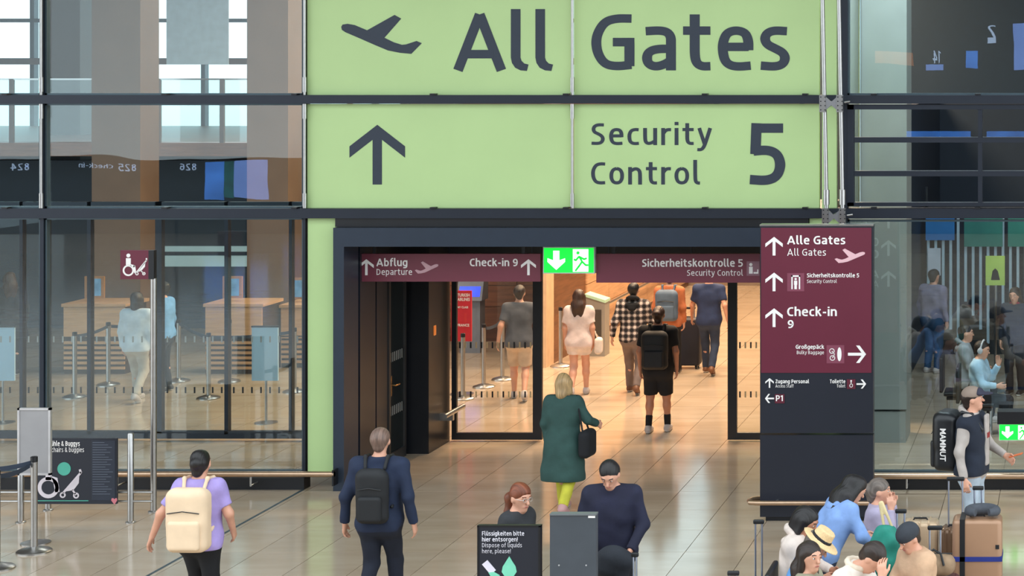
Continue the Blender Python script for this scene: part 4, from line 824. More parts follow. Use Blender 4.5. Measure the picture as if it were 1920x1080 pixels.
def sdf_mesh(prims, vox, wr=0.0, clips=()):
    lo = np.full(3, 1e9); hi = -lo
    def bb(p):
        if p['t'] == 'c':
            r = max(p['ra'], p['rb']); return np.minimum(p['a'], p['b']) - r, np.maximum(p['a'], p['b']) + r
        r = np.linalg.norm(p['r']) if p['t'] == 'e' and p['R'] is not None else (p['r'] if p['t'] == 'e' else (np.linalg.norm(p['h']) if p['R'] is not None else p['h']))
        return p['c'] - r, p['c'] + r
    for p in prims:
        if p['op'] == 'u': a, b = bb(p); lo = np.minimum(lo, a); hi = np.maximum(hi, b)
    lo -= 4 * vox; n = np.ceil((hi - lo) / vox).astype(int) + 4
    F = np.full(n, .2, np.float32)
    ax = [lo[i] + np.arange(n[i]) * vox for i in range(3)]
    for p in prims:
        a, b = bb(p); m = p['k'] + 3 * vox
        i0 = np.clip(np.floor((a - m - lo) / vox).astype(int), 0, n); i1 = np.clip(np.ceil((b + m - lo) / vox).astype(int) + 1, 0, n)
        if (i1 <= i0).any(): continue
        s = tuple(slice(i0[i], i1[i]) for i in range(3))
        X, Yg, Z = np.meshgrid(*[ax[i][s[i]] for i in range(3)], indexing='ij', sparse=True)
        if p['t'] == 'c':
            ba = p['b'] - p['a']; L2 = max(ba @ ba, 1e-9); x, y, z = X - p['a'][0], Yg - p['a'][1], Z - p['a'][2]
            t = np.clip((x * ba[0] + y * ba[1] + z * ba[2]) / L2, 0, 1)
            d = np.sqrt((x - t * ba[0]) ** 2 + (y - t * ba[1]) ** 2 + (z - t * ba[2]) ** 2) - (p['ra'] + (p['rb'] - p['ra']) * t)
        else:
            x, y, z = X - p['c'][0], Yg - p['c'][1], Z - p['c'][2]
            if p['R'] is not None:
                R = p['R']; x, y, z = (x * R[0, 0] + y * R[1, 0] + z * R[2, 0]), (x * R[0, 1] + y * R[1, 1] + z * R[2, 1]), (x * R[0, 2] + y * R[1, 2] + z * R[2, 2])
            if p['t'] == 'e':
                d = (np.sqrt((x / p['r'][0]) ** 2 + (y / p['r'][1]) ** 2 + (z / p['r'][2]) ** 2) - 1) * p['r'].min()
            else:
                q = [np.abs(v) - (p['h'][i] - p['r']) for i, v in enumerate((x, y, z))]
                d = np.sqrt(sum(np.maximum(v, 0) ** 2 for v in q)) + np.minimum(np.maximum(np.maximum(q[0], q[1]), q[2]), 0) - p['r']
        if p['clip'] is not None:
            for (cp, cn) in p['clip']: d = np.maximum(d, (X - cp[0]) * cn[0] + (Yg - cp[1]) * cn[1] + (Z - cp[2]) * cn[2])
        G_ = F[s]
        if p['op'] == 's': F[s] = np.maximum(G_, -d)
        else:
            h = np.maximum(p['k'] - np.abs(G_ - d), 0) / p['k']; F[s] = np.minimum(G_, d) - h * h * p['k'] / 4
    if wr or clips:
        X, Yg, Z = np.meshgrid(*ax, indexing='ij', sparse=True)
        if wr: F += (wr * (np.sin(19 * Z + 9 * X + 3 * np.sin(8 * Yg + 5 * X)) + .6 * np.sin(37 * Z - 21 * X + 17 * Yg))).astype(np.float32)
        for (cp, cn) in clips: F = np.maximum(F, ((X - cp[0]) * cn[0] + (Yg - cp[1]) * cn[1] + (Z - cp[2]) * cn[2]).astype(np.float32))
    F[0] = F[-1] = .2; F[:, 0] = F[:, -1] = .2; F[:, :, 0] = F[:, :, -1] = .2
    return surface_nets(F, lo, vox)
def sdf_obj(name, prims, m, parent, vox=.012, wr=0.0, clips=()):
    v, q = sdf_mesh(prims, vox, wr, clips); me = bpy.data.meshes.new(name)
    me.vertices.add(len(v)); me.vertices.foreach_set('co', v.astype(np.float32).ravel())
    me.loops.add(q.size); me.loops.foreach_set('vertex_index', q.astype(np.int32).ravel())
    me.polygons.add(len(q)); me.polygons.foreach_set('loop_start', np.arange(0, q.size, 4, dtype=np.int32)); me.polygons.foreach_set('loop_total', np.full(len(q), 4, np.int32))
    me.update(calc_edges=True); me.validate(); me.polygons.foreach_set('use_smooth', np.ones(len(me.polygons), bool))
    me.materials.append(m); o = bpy.data.objects.new(name, me); COL.objects.link(o)
    if parent is not None: o.parent = parent
    return o
def Rx(a): c, s = math.cos(a), math.sin(a); return np.array([[1, 0, 0], [0, c, -s], [0, s, c]])
def Ry(a): c, s = math.cos(a), math.sin(a); return np.array([[c, 0, s], [0, 1, 0], [-s, 0, c]])
def Rz(a): c, s = math.cos(a), math.sin(a); return np.array([[c, -s, 0], [s, c, 0], [0, 0, 1]])
SKIN = mat('skin_light', (216, 160, 134), .5, 0, .06, 14); SKIN_T = mat('skin_tan', (186, 128, 100), .5, 0, .06, 14)
def cloth(rgb): return mat('cloth_%d_%d_%d' % rgb, rgb, .85, 0, .16, 7, 0, .9)
def hairm(rgb):
    n_ = 'hair_%d_%d_%d' % rgb
    if n_ in MATS: return MATS[n_]
    m = wood(n_, rgb, .5, 0, .45, 9.0); nt = m.node_tree; b = nt.nodes['Principled BSDF']; nz = [q for q in nt.nodes if q.type == 'TEX_NOISE'][-1]
    bp = nt.nodes.new('ShaderNodeBump'); bp.inputs['Strength'].default_value = .7; bp.inputs['Distance'].default_value = .012; nt.links.new(nz.outputs['Fac'], bp.inputs['Height']); nt.links.new(bp.outputs[0], b.inputs['Normal'])
    return m
def plaid():
    m = cloth((40, 36, 36)); m = m.copy(); m.name = 'plaid_cloth'; nt = m.node_tree; b = nt.nodes['Principled BSDF']; tc = nt.nodes.new('ShaderNodeTexCoord'); last = None
    for i in range(2):
        w = nt.nodes.new('ShaderNodeTexWave'); w.wave_type = 'BANDS'; w.bands_direction = ('X', 'Z')[i]; w.inputs['Scale'].default_value = 3.4; nt.links.new(tc.outputs['Object'], w.inputs['Vector'])
        if last is None: last = w
        else:
            mx = nt.nodes.new('ShaderNodeMath'); mx.operation = 'ADD'; nt.links.new(last.outputs['Fac'], mx.inputs[0]); nt.links.new(w.outputs['Fac'], mx.inputs[1])
            rp = nt.nodes.new('ShaderNodeValToRGB'); rp.color_ramp.interpolation = 'CONSTANT'; rp.color_ramp.elements[0].position = 0; rp.color_ramp.elements[1].position = .72; rp.color_ramp.elements[0].color = (*lin((30, 28, 32)), 1); rp.color_ramp.elements[1].color = (*lin((214, 200, 190)), 1); md = rp.color_ramp.elements.new(.40); md.color = (*lin((112, 100, 98)), 1)
            hf = nt.nodes.new('ShaderNodeMath'); hf.operation = 'MULTIPLY'; hf.inputs[1].default_value = .5; nt.links.new(mx.outputs[0], hf.inputs[0]); nt.links.new(hf.outputs[0], rp.inputs[0]); nt.links.new(rp.outputs[0], b.inputs['Base Color'])
    return m
ALLP = []; DEBUG = False
def person(label, px, yt, h, heading, skin=SKIN, vox=.013, lean=0, headyaw=0, headpitch=0, headroll=0, w=1.0, g=1.0, seat=None, depth=None,
           legs=None, arms=None, hand_dirs=(None, None), top=None, top_m=None, sleeve='long', top_len=.12, bottom='long', bottom_m=None, shoe_m=None, sock_m=None,
           hair='short', hair_m=None, hat=None, coat=0, hood=False, glasses=False, vest=None, collar=None, flare=0.0):
    """yt = photo row of the crown; the floor distance follows from the crown's height"""
    k = h / 1.75; R = Rx(-math.radians(lean)); RH = R @ Rz(math.radians(headyaw)) @ Rx(-math.radians(headpitch)) @ Ry(math.radians(headroll))
    pel = V3(0, 0, .93) if seat is None else V3(0, 0, seat / k + .10)
    up_ = R @ V3(0, -.005, .53) + R @ V3(0, .02, .06) + RH @ V3(0, .015, .10); cr = (pel + up_) * k + V3(0, 0, .125 + (.04 if hat == 'straw' else 0))
    if depth: cr[2] = CAMH - (yt - VPY) * depth / FPX; pel = (cr - V3(0, 0, .125 + (.04 if hat == 'straw' else 0))) / k - up_; pel[:2] = 0
    s = (yt - VPY) / (CAMH - cr[2]); off = Rz(heading) @ cr
    root = empty('person', ((px - VPX) / s - off[0], FPX / s - off[1], 0), label, 'person', rz=heading)
    if DEBUG: print('PERSON', label[:40], [round(v, 2) for v in root.location[:2]], 'seat', round((pel[2] - .10) * k, 3))
    sp = lambda x, y, z: pel + R @ V3(x, y, z)
    neck = sp(0, -.005, .53); hc = neck + R @ V3(0, .02, .06) + RH @ V3(0, .015, .10)
    hd = lambda x, y, z: hc + RH @ V3(x, y, z) / k
    sh = [sp(sx * .175 * w, -.005, .475) for sx in (-1, 1)]; hip = [pel + V3(sx * .088, 0, -.03) for sx in (-1, 1)]
    legs = legs or [((-.10, .03, .50), (-.10, -.03, .085)), ((.10, .03, .50), (.10, -.03, .085))]
    arms = arms or [((-.06, -.03, -.28), (-.06, .03, -.53)), ((.06, -.03, -.28), (.06, .03, -.53))]
    kn = [V3(*l[0]) for l in legs]; an = [V3(*l[1]) for l in legs]; el = [sh[i] + V3(*arms[i][0]) for i in (0, 1)]; wr_ = [sh[i] + V3(*arms[i][1]) for i in (0, 1)]
    def toes(i):
        d = kn[i] - an[i]; return an[i] + V3(0, .145, -.05) if an[i][2] < .14 else an[i] + V3(0, .10, -.115)
    def torso(gr):
        return [C(sp(-.10 * w, 0, .41), sp(.10 * w, 0, .41), .088 * g + gr, k=.05), C(sp(-.075 * w, .01, .29), sp(.075 * w, .01, .29), .108 * g + gr, k=.08),
                C(sp(-.06 * w, .01, .13), sp(.06 * w, .01, .13), .100 * g + gr, k=.08), C(sp(-.075, 0, 0), sp(.075, 0, 0), .108 * g + gr, k=.08), C(pel + V3(-.08, -.01, -.06), pel + V3(.08, -.01, -.06), .105 + gr, k=.06),
                C(neck, sh[0], .05 + gr * .7, .056 + gr, k=.05), C(neck, sh[1], .05 + gr * .7, .056 + gr, k=.05)]
    prims = torso(0)
    prims += [C(neck - R @ V3(0, 0, .03), hd(0, -.012, -.05), .056, .052, k=.03), E(hd(0, -.012, .035), (.076, .096, .092), RH, k=.03), C(hd(0, .018, -.005), hd(0, .05, -.082), .066, .036, k=.04),
              C(hd(0, .085, .015), hd(0, .108, -.022), .008, .014, k=.015), C(hd(-.03, .078, .035), hd(.03, .078, .035), .012, k=.02), C(hd(-.02, .078, -.055), hd(.02, .078, -.055), .011, k=.012)]
    for sx in (-1, 1): prims.append(E(hd(sx * .08, -.008, 0), (.012, .022, .032), RH, k=.012))
    for i in (0, 1):
        sx = (-1, 1)[i]
        prims += [C(sh[i], el[i], .052, .040, k=.05), C(el[i], wr_[i], .041, .027, k=.03)]
        u = wr_[i] - el[i]; u /= np.linalg.norm(u)
        if hand_dirs[i] is not None: u = V3(*hand_dirs[i]); u /= np.linalg.norm(u)
        v = V3(0, 1, .15) if abs(u[1]) < .8 else V3(0, .1, 1.0); v -= u * (v @ u); v /= np.linalg.norm(v)
        nn = np.cross(u, v); nn *= -1 if nn[0] * sx > 0 else 1
        for o_ in (-.026, -.009, .009, .026): prims.append(C(wr_[i] + u * .012 + v * o_ * .7, wr_[i] + u * .085 + v * o_, .016, .014, k=.012))
        for o_, ln in ((-.031, .058), (-.0105, .072), (.0105, .078), (.031, .068)):
            b0 = wr_[i] + u * .088 + v * o_; b1 = b0 + (u * .9 + nn * .35) * ln * .55; b2 = b1 + (u * .55 + nn * .8) * ln * .5
            prims += [C(b0, b1, .0098, .009, k=.004), C(b1, b2, .009, .0078, k=.004)]
        t0 = wr_[i] + u * .025 + v * .028; t1 = t0 + u * .035 + v * .026 + nn * .008; prims += [C(t0, t1, .014, .011, k=.01), C(t1, t1 + u * .034 + v * .004 + nn * .012, .011, .009, k=.005)]
        prims += [C(hip[i], kn[i], .084 * g, .055, k=.05), C(kn[i], kn[i] + (an[i] - kn[i]) * .35 + V3(0, -.012, 0), .054, .054, k=.04), C(kn[i] + (an[i] - kn[i]) * .3, an[i], .052, .036, k=.03), C(an[i] + V3(0, -.03, -.035), toes(i), .034, .026, k=.03)]
    for p in prims:                                     # overall stature
        if p['t'] == 'c': p['a'] = p['a'] * k; p['b'] = p['b'] * k
        else: p['c'] = p['c'] * k
    sc = lambda L: [(_scale(p, k)) for p in L]
    def _scale(p, kk):
        if p['t'] == 'c': p['a'] = p['a'] * kk; p['b'] = p['b'] * kk
        else: p['c'] = p['c'] * kk
        if p['clip'] is not None: p['clip'] = [(np.asarray(a) * kk, n_) for a, n_ in p['clip']]
        return p
    body = sdf_obj('body', prims, skin, root, vox)
    up = R @ V3(0, 0, 1)
    if top_m is not None:
        gr = .025; tp = torso(gr)
        for i in (0, 1):
            ua = el[i] - sh[i]; ua /= np.linalg.norm(ua)
            if sleeve == 'long':
                fa = wr_[i] - el[i]; fa /= np.linalg.norm(fa); e1 = wr_[i] - fa * .005
                tp += [C(sh[i], el[i], .062 + .008, .054, k=.05), C(el[i], e1 + fa * .05, .053, .040, k=.03, clip=[(e1, fa)])]
            elif sleeve == 'short':
                e1 = sh[i] + (el[i] - sh[i]) * .72; tp.append(C(sh[i], el[i], .072, .062, k=.05, clip=[(e1, ua)]))
        if coat:                                         # long skirt of the coat down to the given height
            for j in range(4):
                t = (j + 1) / 4; zc = pel[2] - .06 - (pel[2] - .06 - coat) * t; tp.append(C((-.085 - .03 * t, -.01, zc), (.085 + .03 * t, -.01, zc), .125 + .02 * t, k=.10))
        zb = coat if coat else None
        cl = [(neck * k + up * (.035 * k), up)]
        if zb: cl.append((V3(0, 0, zb) * k, V3(0, 0, -1)))
        else: cl.append(((pel - up * top_len) * k, -up))
        sdf_obj('coat' if coat else ('jumper' if sleeve == 'long' else 'shirt'), sc(tp), top_m, root, vox, .0034, cl)
    if vest is not None:
        tp = torso(.042); sdf_obj('vest', sc(tp), vest, root, vox, .0030, [(neck * k + up * .02 * k, up), ((pel - up * .06) * k, -up)])
    if collar is not None or hood:
        hp = []
        for j in range(12):
            a0, a1 = 2 * math.pi * j / 12, 2 * math.pi * (j + 1) / 12
            f_ = lambda a: neck + R @ V3(.085 * math.sin(a), -.02 - (.085 if hood else .07) * math.cos(a), .03 - .04 * math.cos(a) * (-1 if hood else .3))
            rr = (lambda a: .022 + (.010 if hood else 0) * max(0, math.cos(a)))
            hp.append(C(f_(a0), f_(a1), rr(a0), rr(a1), k=.02))
        if hood: hp += [C(neck + R @ V3(-.075, -.10, -.05), neck + R @ V3(.075, -.10, -.05), .036, k=.05), C(neck + R @ V3(-.03, -.115, -.11), neck + R @ V3(.03, -.115, -.11), .034, k=.05)]
        sdf_obj('hood' if hood else 'collar', sc(hp), collar or top_m, root, vox)
    if bottom_m is not None:
        bp = [C(sp(-.07, 0, .02), sp(.07, 0, .02), .122 * g, k=.06), C(pel + V3(-.08, -.01, -.06), pel + V3(.08, -.01, -.06), .125 * g, k=.06)]
        for i in (0, 1):
            d = kn[i] - hip[i]; d /= np.linalg.norm(d); dl = an[i] - kn[i]; dl /= np.linalg.norm(dl)
            if bottom == 'long':
                e1 = an[i] + dl * .01; bp += [C(hip[i], kn[i], .102 * g, .072, k=.05), C(kn[i], e1 + dl * .05, .072, .056 + flare, k=.03, clip=[(e1, dl)])]
            else:
                e1 = hip[i] + (kn[i] - hip[i]) * (.93 if bottom == 'shorts' else .5); bp.append(C(hip[i], kn[i], .108 * g, .092, k=.05, clip=[(e1, d)]))
        sdf_obj('trousers' if bottom == 'long' else 'shorts', sc(bp), bottom_m, root, vox, .002, [((pel + up * .09) * k, up)])
    for i in (0, 1):
        if sock_m is not None:
            d = kn[i] - an[i]; d /= np.linalg.norm(d); sdf_obj('sock', sc([C(an[i] - d * .03, an[i] + d * .14, .044, .050, k=.01)]), sock_m, root, vox)
        if shoe_m is not None:
            t = toes(i); zf = min(an[i][2], t[2]) - .04
            so_ = sdf_obj('shoe', sc([C(an[i] + V3(0, -.035, -.035), t + V3(0, .02, 0), .045, .038, k=.02), C(an[i], an[i] + V3(0, -.03, -.04), .046, .044, k=.03), C(an[i] + V3(0, .02, -.015), t, .038, .03, k=.03)]), shoe_m, root, vox, 0, [(V3(0, 0, max(.003, zf - .008)) * k, V3(0, 0, -1))])
            sdf_obj('sole', sc([C(an[i] + V3(0, -.035, -.05), t + V3(0, .02, -.012), .047, .040, k=.02)]), mat('sole_white', (206, 200, 194), .6), so_, vox, 0, [(V3(0, 0, max(.002, zf - .012)) * k, V3(0, 0, -1)), (V3(0, 0, max(.03, zf + .018)) * k, V3(0, 0, 1))])
    # hair, hat and face
    if hair:
        hp = [E(hd(0, -.018, .045), (.086, .104, .094), RH, k=.03)]
        if hair == 'long': hp += [C(hd(0, -.07, .03), hd(0, -.10, -.12), .075, .085, k=.05), C(hd(-.04, -.095, -.10), hd(-.05, -.11, -.34), .07, .04, k=.05), C(hd(.04, -.095, -.10), hd(.05, -.11, -.34), .07, .04, k=.05), C(hd(-.075, -.02, .02), hd(-.08, -.03, -.15), .03, .03, k=.03), C(hd(.075, -.02, .02), hd(.08, -.03, -.15), .03, .03, k=.03)]
        if hair == 'bob': hp += [C(hd(0, -.055, .02), hd(0, -.07, -.09), .078, .072, k=.05), C(hd(-.07, -.01, .02), hd(-.072, -.01, -.09), .03, .028, k=.04), C(hd(.07, -.01, .02), hd(.072, -.01, -.09), .03, .028, k=.04)]
        if hair == 'pony': hp += [C(hd(0, -.10, .02), hd(0, -.14, -.03), .03, .035, k=.03), C(hd(0, -.14, -.03), hd(0, -.13, -.16), .042, .045, k=.03), C(hd(0, -.13, -.16), hd(0, -.11, -.30), .045, .02, k=.03)]
        if hair == 'bun': hp += [E(hd(0, -.115, .03), (.05, .05, .05), RH, k=.02), C(hd(0, -.06, 0), hd(0, -.075, -.06), .07, .05, k=.04)]
        if hair in ('short', 'bald'): hp += [C(hd(0, -.05, .02), hd(0, -.062, -.04), .072, .052, k=.04)]
        hp += [E(hd(0, .095, -.035), (.074, .078, .098), RH, op='s')]
        if hair in ('short', 'bald', 'pony', 'bun'): hp += [E(hd(-.085, .01, -.035), (.035, .03, .05), RH, op='s'), E(hd(.085, .01, -.035), (.035, .03, .05), RH, op='s')]
        sdf_obj('hair', sc(hp), hair_m, root, vox, .0035 if hair != 'bald' else 0)
    if hat == 'cap':
        hp = [E(hd(0, -.012, .055), (.094, .112, .092), RH, k=.02, clip=[(hd(0, 0, .035), RH @ V3(0, -.08, -1))])]; ho = sdf_obj('cap', sc(hp), mat('cap_taupe', (142, 124, 112), .8), root, vox)
        sdf_obj('cap_peak', sc([E(hd(0, .135, .05), (.075, .085, .016), RH @ Rx(-.12), k=.01), E(hd(0, .075, .075), (.078, .04, .045), RH, k=.03)]), mat('cap_navy', (52, 52, 70), .8), ho, .008)
    if hat == 'beanie':
        sdf_obj('cap', sc([E(hd(0, -.012, .055), (.096, .116, .095), RH, k=.02, clip=[(hd(0, 0, .02), RH @ V3(0, -.05, -1))])]), cloth((52, 56, 64)), root, vox)
    if hat == 'straw':
        M_ST = mat('straw', (226, 194, 146), .8, 0, .1, 60); RS = RH
        ho = sdf_obj('straw_hat', sc([C(hd(0, -.01, .06), hd(0, -.01, .135), .098, .086, k=.02, clip=[(hd(0, 0, .165), RH @ V3(0, 0, 1))]), E(hd(0, 0, .055), (.165, .185, .017), RH, k=.02), E(hd(0, -.01, .21), (.03, .08, .05), RH, op='s')]), M_ST, root, .009)
        sdf_obj('hat_band', sc([C(hd(0, -.01, .06), hd(0, -.01, .10), .103, .097, k=.01, clip=[(hd(0, 0, .10), RH @ V3(0, 0, 1)), (hd(0, 0, .066), RH @ V3(0, 0, -1))])]), cloth((30, 30, 36)), ho, .009)
    if hat == 'headphones':
        hp = []
        for j in range(10):
            a0, a1 = math.pi * j / 10, math.pi * (j + 1) / 10; hp.append(C(hd(.10 * math.cos(a0), -.01, .02 + .125 * math.sin(a0)), hd(.10 * math.cos(a1), -.01, .02 + .125 * math.sin(a1)), .011, k=.01))
        for sx in (-1, 1): hp.append(E(hd(sx * .102, -.01, 0), (.022, .04, .045), RH, k=.01))
        sdf_obj('headphones', sc(hp), mat('headphone_grey', (190, 190, 196), .4), root, .009)
    # face details
    for sx in (-1, 1):
        c = hd(sx * .031, .079, .012) * k; ey = MB().lathe([(.001, -.009), (.007, -.007), (.0105, 0), (.007, .007), (.001, .009)], (0, 0, 0), 12)
        ey.v = [tuple(c + V3(*v)) for v in ey.v]; eo = ey.build('eye', mat('eye_white', (226, 220, 214), .3)); eo.parent = root
        c2 = hd(sx * .031, .0875, .012) * k; ir = MB().lathe([(.001, -.005), (.0045, -.003), (.0055, 0), (.0045, .003), (.001, .005)], (0, 0, 0), 10); ir.v = [tuple(c2 + V3(*v)) for v in ir.v]
        io = ir.build('iris', mat('iris_dark', (44, 30, 24), .3)); io.parent = eo
        a, b = hd(sx * .016, .092, .036) * k, hd(sx * .05, .078, .037) * k; bo = MB().tube([a, (a + b) / 2 + RH @ V3(0, .004, .004), b], .0045, 6).build('eyebrow', hair_m or hairm((60, 44, 34))); bo.parent = root
    a, b, m_ = hd(-.023, .083, -.056) * k, hd(.023, .083, -.056) * k, hd(0, .092, -.055) * k
    mo = MB().tube([a, m_, b], [.003, .006, .003], 8).build('lips', mat('lip', (176, 100, 92), .5)); mo.parent = root
    if glasses:
        gp = MB()
        for sx in (-1, 1): gp.tube([hd(sx * .031 + .021 * math.cos(t), .098, .012 + .017 * math.sin(t)) * k for t in [2 * math.pi * j / 12 for j in range(13)]], .002, 6); gp.tube([hd(sx * .052, .097, .014) * k, hd(sx * .084, .0, .012) * k], .002, 6)
        gp.tube([hd(-.01, .099, .014) * k, hd(.01, .099, .014) * k], .002, 6); go = gp.build('glasses', mat('glasses_rim', (200, 196, 190), .3, .6)); go.parent = root
    ALLP.append(root); root_info = dict(root=root, k=k, sh=[s_ * k for s_ in sh], wr=[w_ * k for w_ in wr_], pel=pel * k, neck=neck * k, R=R, hd=lambda *a: hd(*a) * k, up=up, heading=heading)
    return root_info
def local_thing(name, info, label, cat):              # a thing carried by a person, in that person's frame
    o = bpy.data.objects.new(name, None); COL.objects.link(o); o.location = info['root'].location; o.rotation_euler = info['root'].rotation_euler; tag(o, label, cat); return o
def backpack(info, m, label, hgt=.46, wid=.30, dep=.17, drop=.06, strap_m=None, side=0.0, vox=.011):
    k = info['k']; R = info['R']; nk = info['neck']; c = nk + R @ V3(side, -.115 - dep / 2, -drop - hgt / 2); e = local_thing('backpack', info, label, 'backpack')
    sdf_obj('pack', [B(c, (wid / 2, dep / 2, hgt / 2), .07, R), B(c + R @ V3(0, -.03, .12), (wid / 2 - .02, dep / 2 - .02, hgt / 2 - .1), .07, R, k=.05)], m, e, vox, .0015)
    sdf_obj('front_pocket', [B(c + R @ V3(0, -dep / 2 - .005, -hgt * .2), (wid / 2 - .04, .035, hgt * .24), .03, R)], m, e, vox)
    for sx in (-1, 1):
        p = [nk + R @ V3(sx * .09 + side * .4, -.12, -.06), nk + R @ V3(sx * .105 + side * .3, -.07, .045), nk + R @ V3(sx * .11, .04, .03), nk + R @ V3(sx * .12, .155, -.12), nk + R @ V3(sx * .15, .12, -.30), nk + R @ V3(sx * .15, -.10, -.42)]
        sdf_obj('shoulder_strap', [C(p[i], p[i + 1], .017, k=.02) for i in range(5)], strap_m or m, e, vox)
    zp = MB().tube([c + R @ V3(-wid / 2 + .04, -dep / 2 - .02, hgt * .16), c + R @ V3(0, -dep / 2 - .034, hgt * .20), c + R @ V3(wid / 2 - .04, -dep / 2 - .02, hgt * .16)], .005, 6).build('zip', M_DKPL); zp.parent = e
    return e, c
WALK_A = [((-.09, .16, .50), (-.09, .22, .085)), ((.09, .05, .49), (.09, -.24, .15))]
WALK_B = [((-.09, .05, .49), (-.09, -.22, .14)), ((.09, .16, .50), (.09, .20, .085))]
SWING = [((-.09, -.10, -.26), (-.13, -.06, -.50)), ((.09, .05, -.27), (.12, .16, -.49))]
SWING2 = [((-.09, .05, -.27), (-.12, .16, -.49)), ((.09, -.10, -.26), (.13, -.06, -.50))]
PI = math.pi
DK = cloth((24, 26, 34)); BLK = cloth((18, 19, 24)); SHOE_D = mat('shoe_dark', (38, 34, 34), .5); SHOE_L = mat('shoe_light', (190, 180, 176), .6); SHOE_B = mat('shoe_brown', (120, 78, 52), .5)
JEAN = cloth((48, 60, 84)); LJEAN = cloth((172, 186, 200))
H_BLK = hairm((26, 22, 24)); H_BRN = hairm((72, 48, 36)); H_DBR = hairm((48, 34, 28)); H_BLD = hairm((192, 158, 112)); H_AUB = hairm((126, 66, 40)); H_GRY = hairm((120, 108, 100))
# --- hall, walking
i = person('woman with cream backpack in lilac top and wide black trousers walking away', 377, 845, 1.65, 0, top_m=cloth((166, 148, 210)), sleeve='short', bottom_m=BLK, flare=.03, shoe_m=SHOE_D, hair='bun', hair_m=H_BLK, legs=WALK_A, arms=[((-.17, -.08, -.24), (-.27, -.05, -.47)), ((.11, .02, -.26), (.10, .14, -.45))], w=.95, vox=.011)
backpack(i, mat('cream_canvas', (232, 204, 172), .8, 0, .05, 8), 'cream backpack worn by the woman in the lilac top', .56, .37, .2, .03)
i = person('man with cropped grey hair in navy clothes walking away with dark backpack', 714, 803, 1.78, 0, top_m=cloth((28, 40, 66)), bottom_m=cloth((22, 28, 44)), shoe_m=SHOE_D, hair='bald', hair_m=hairm((128, 102, 90)), legs=WALK_B, arms=[((-.10, -.04, -.28), (-.13, .02, -.53)), ((.09, -.06, -.28), (.12, .0, -.53))], w=1.12, g=1.05, vox=.011)
backpack(i, mat('black_canvas', (22, 24, 28), .7, 0, .1, 8), 'dark slim backpack on the man with cropped hair', .50, .30, .14, .06)
i = person('blond woman in long dark green coat and yellow trousers walking to the doors', 1058, 701, 1.60, -.12, top_m=cloth((44, 74, 70)), coat=.42, bottom_m=cloth((196, 190, 62)), shoe_m=mat('shoe_pink', (196, 150, 150), .6), hair='bob', hair_m=H_BLD, legs=WALK_A, arms=[((-.07, -.02, -.27), (-.06, .06, -.5)), ((.15, .02, -.22), (.20, .20, -.30))], w=.95, vox=.011)
e = local_thing('shoulder_bag', i, 'black shoulder bag on the right side of the woman in green', 'bag')
sdf_obj('bag_body', [B((.30, -.03, .82), (.07, .15, .16), .06)], BLK, e, .012); sdf_obj('strap', [C((.28, -.12, .95), (.17, -.03, 1.36), .012), C((.28, .07, .95), (.17, .0, 1.36), .012)], BLK, e, .01)
i = person('man in navy jumper looking down behind the grey cabinet', 1143, 865, 1.72, PI, top_m=cloth((26, 28, 52)), bottom_m=DK, shoe_m=SHOE_D, hair='short', hair_m=H_BLK, headpitch=28, lean=5, arms=[((-.10, .02, -.27), (-.02, .20, -.46)), ((.10, .02, -.27), (-.04, .22, -.44))], w=1.08, vox=.010)
e = local_thing('folded_jacket', i, 'dark jacket bundled over the hands of the man in navy', 'jacket')
sdf_obj('jacket_bundle', [E((-.09, .34, .88), (.15, .09, .13)), E((-.02, .33, .82), (.12, .09, .12), k=.05), C((-.18, .33, .86), (-.16, .35, .66), .06, .05, k=.05)], cloth((34, 38, 46)), e, .012, .006)
sdf_obj('blue_lining', [E((-.16, .36, .66), (.05, .04, .12))], cloth((70, 120, 190)), e, .012, .004)
i = person('girl with auburn ponytail and glasses in dark t-shirt', 976, 908, 1.48, -PI / 2 - .35, top_m=cloth((48, 50, 54)), sleeve='short', bottom_m=JEAN, shoe_m=SHOE_L, hair='pony', hair_m=H_AUB, w=.85, g=.85, headyaw=-15, headpitch=8, glasses=True, vox=.010)
# --- doorway and corridor
i = person('person in black t-shirt and black shorts with backpack in the doorway', 1235, 575, 1.78, 0, skin=SKIN_T, top_m=BLK, sleeve='short', bottom='shorts', bottom_m=BLK, sock_m=BLK, shoe_m=SHOE_L, hair='bun', hair_m=H_BRN, legs=[((-.12, .05, .50), (-.13, -.02, .085)), ((.10, .08, .50), (.11, .10, .085))], w=1.1, g=1.08)
backpack(i, mat('black_canvas2', (26, 27, 30), .7, 0, .1, 8), 'black backpack worn by the person in black shorts', .52, .36, .2, .04)
i = person('woman with very long brown hair in white top and white shorts', 1086, 543, 1.66, .1, top_m=cloth((226, 206, 200)), sleeve='short', bottom='brief', bottom_m=cloth((222, 206, 198)), shoe_m=SHOE_L, hair='long', hair_m=H_BRN, legs=WALK_B, w=.92)
e = local_thing('handbag', i, 'white handbag hanging beside the woman in white shorts', 'bag'); sdf_obj('bag_body', [B((.30, .02, .78), (.06, .10, .13), .05)], cloth((236, 220, 206)), e, .014); sdf_obj('handle', [C((.29, -.05, .9), (.24, .02, 1.0), .01), C((.29, .08, .9), (.24, .03, 1.0), .01)], cloth((210, 190, 176)), e, .012)
i = person('man in black and white plaid shirt and grey trousers', 1188, 530, 1.75, .05, top_m=plaid(), bottom_m=cloth((120, 104, 98)), shoe_m=SHOE_B, hair='short', hair_m=H_BLK, hood=True, collar=BLK, legs=WALK_A, arms=SWING, w=1.05, g=1.08)
i = person('person with blue-grey backpack and dark trousers far down the corridor', 1256, 507, 1.75, 0, top_m=cloth((190, 110, 70)), bottom_m=DK, shoe_m=SHOE_D, hair='short', hair_m=H_DBR, legs=WALK_B, vox=.016)
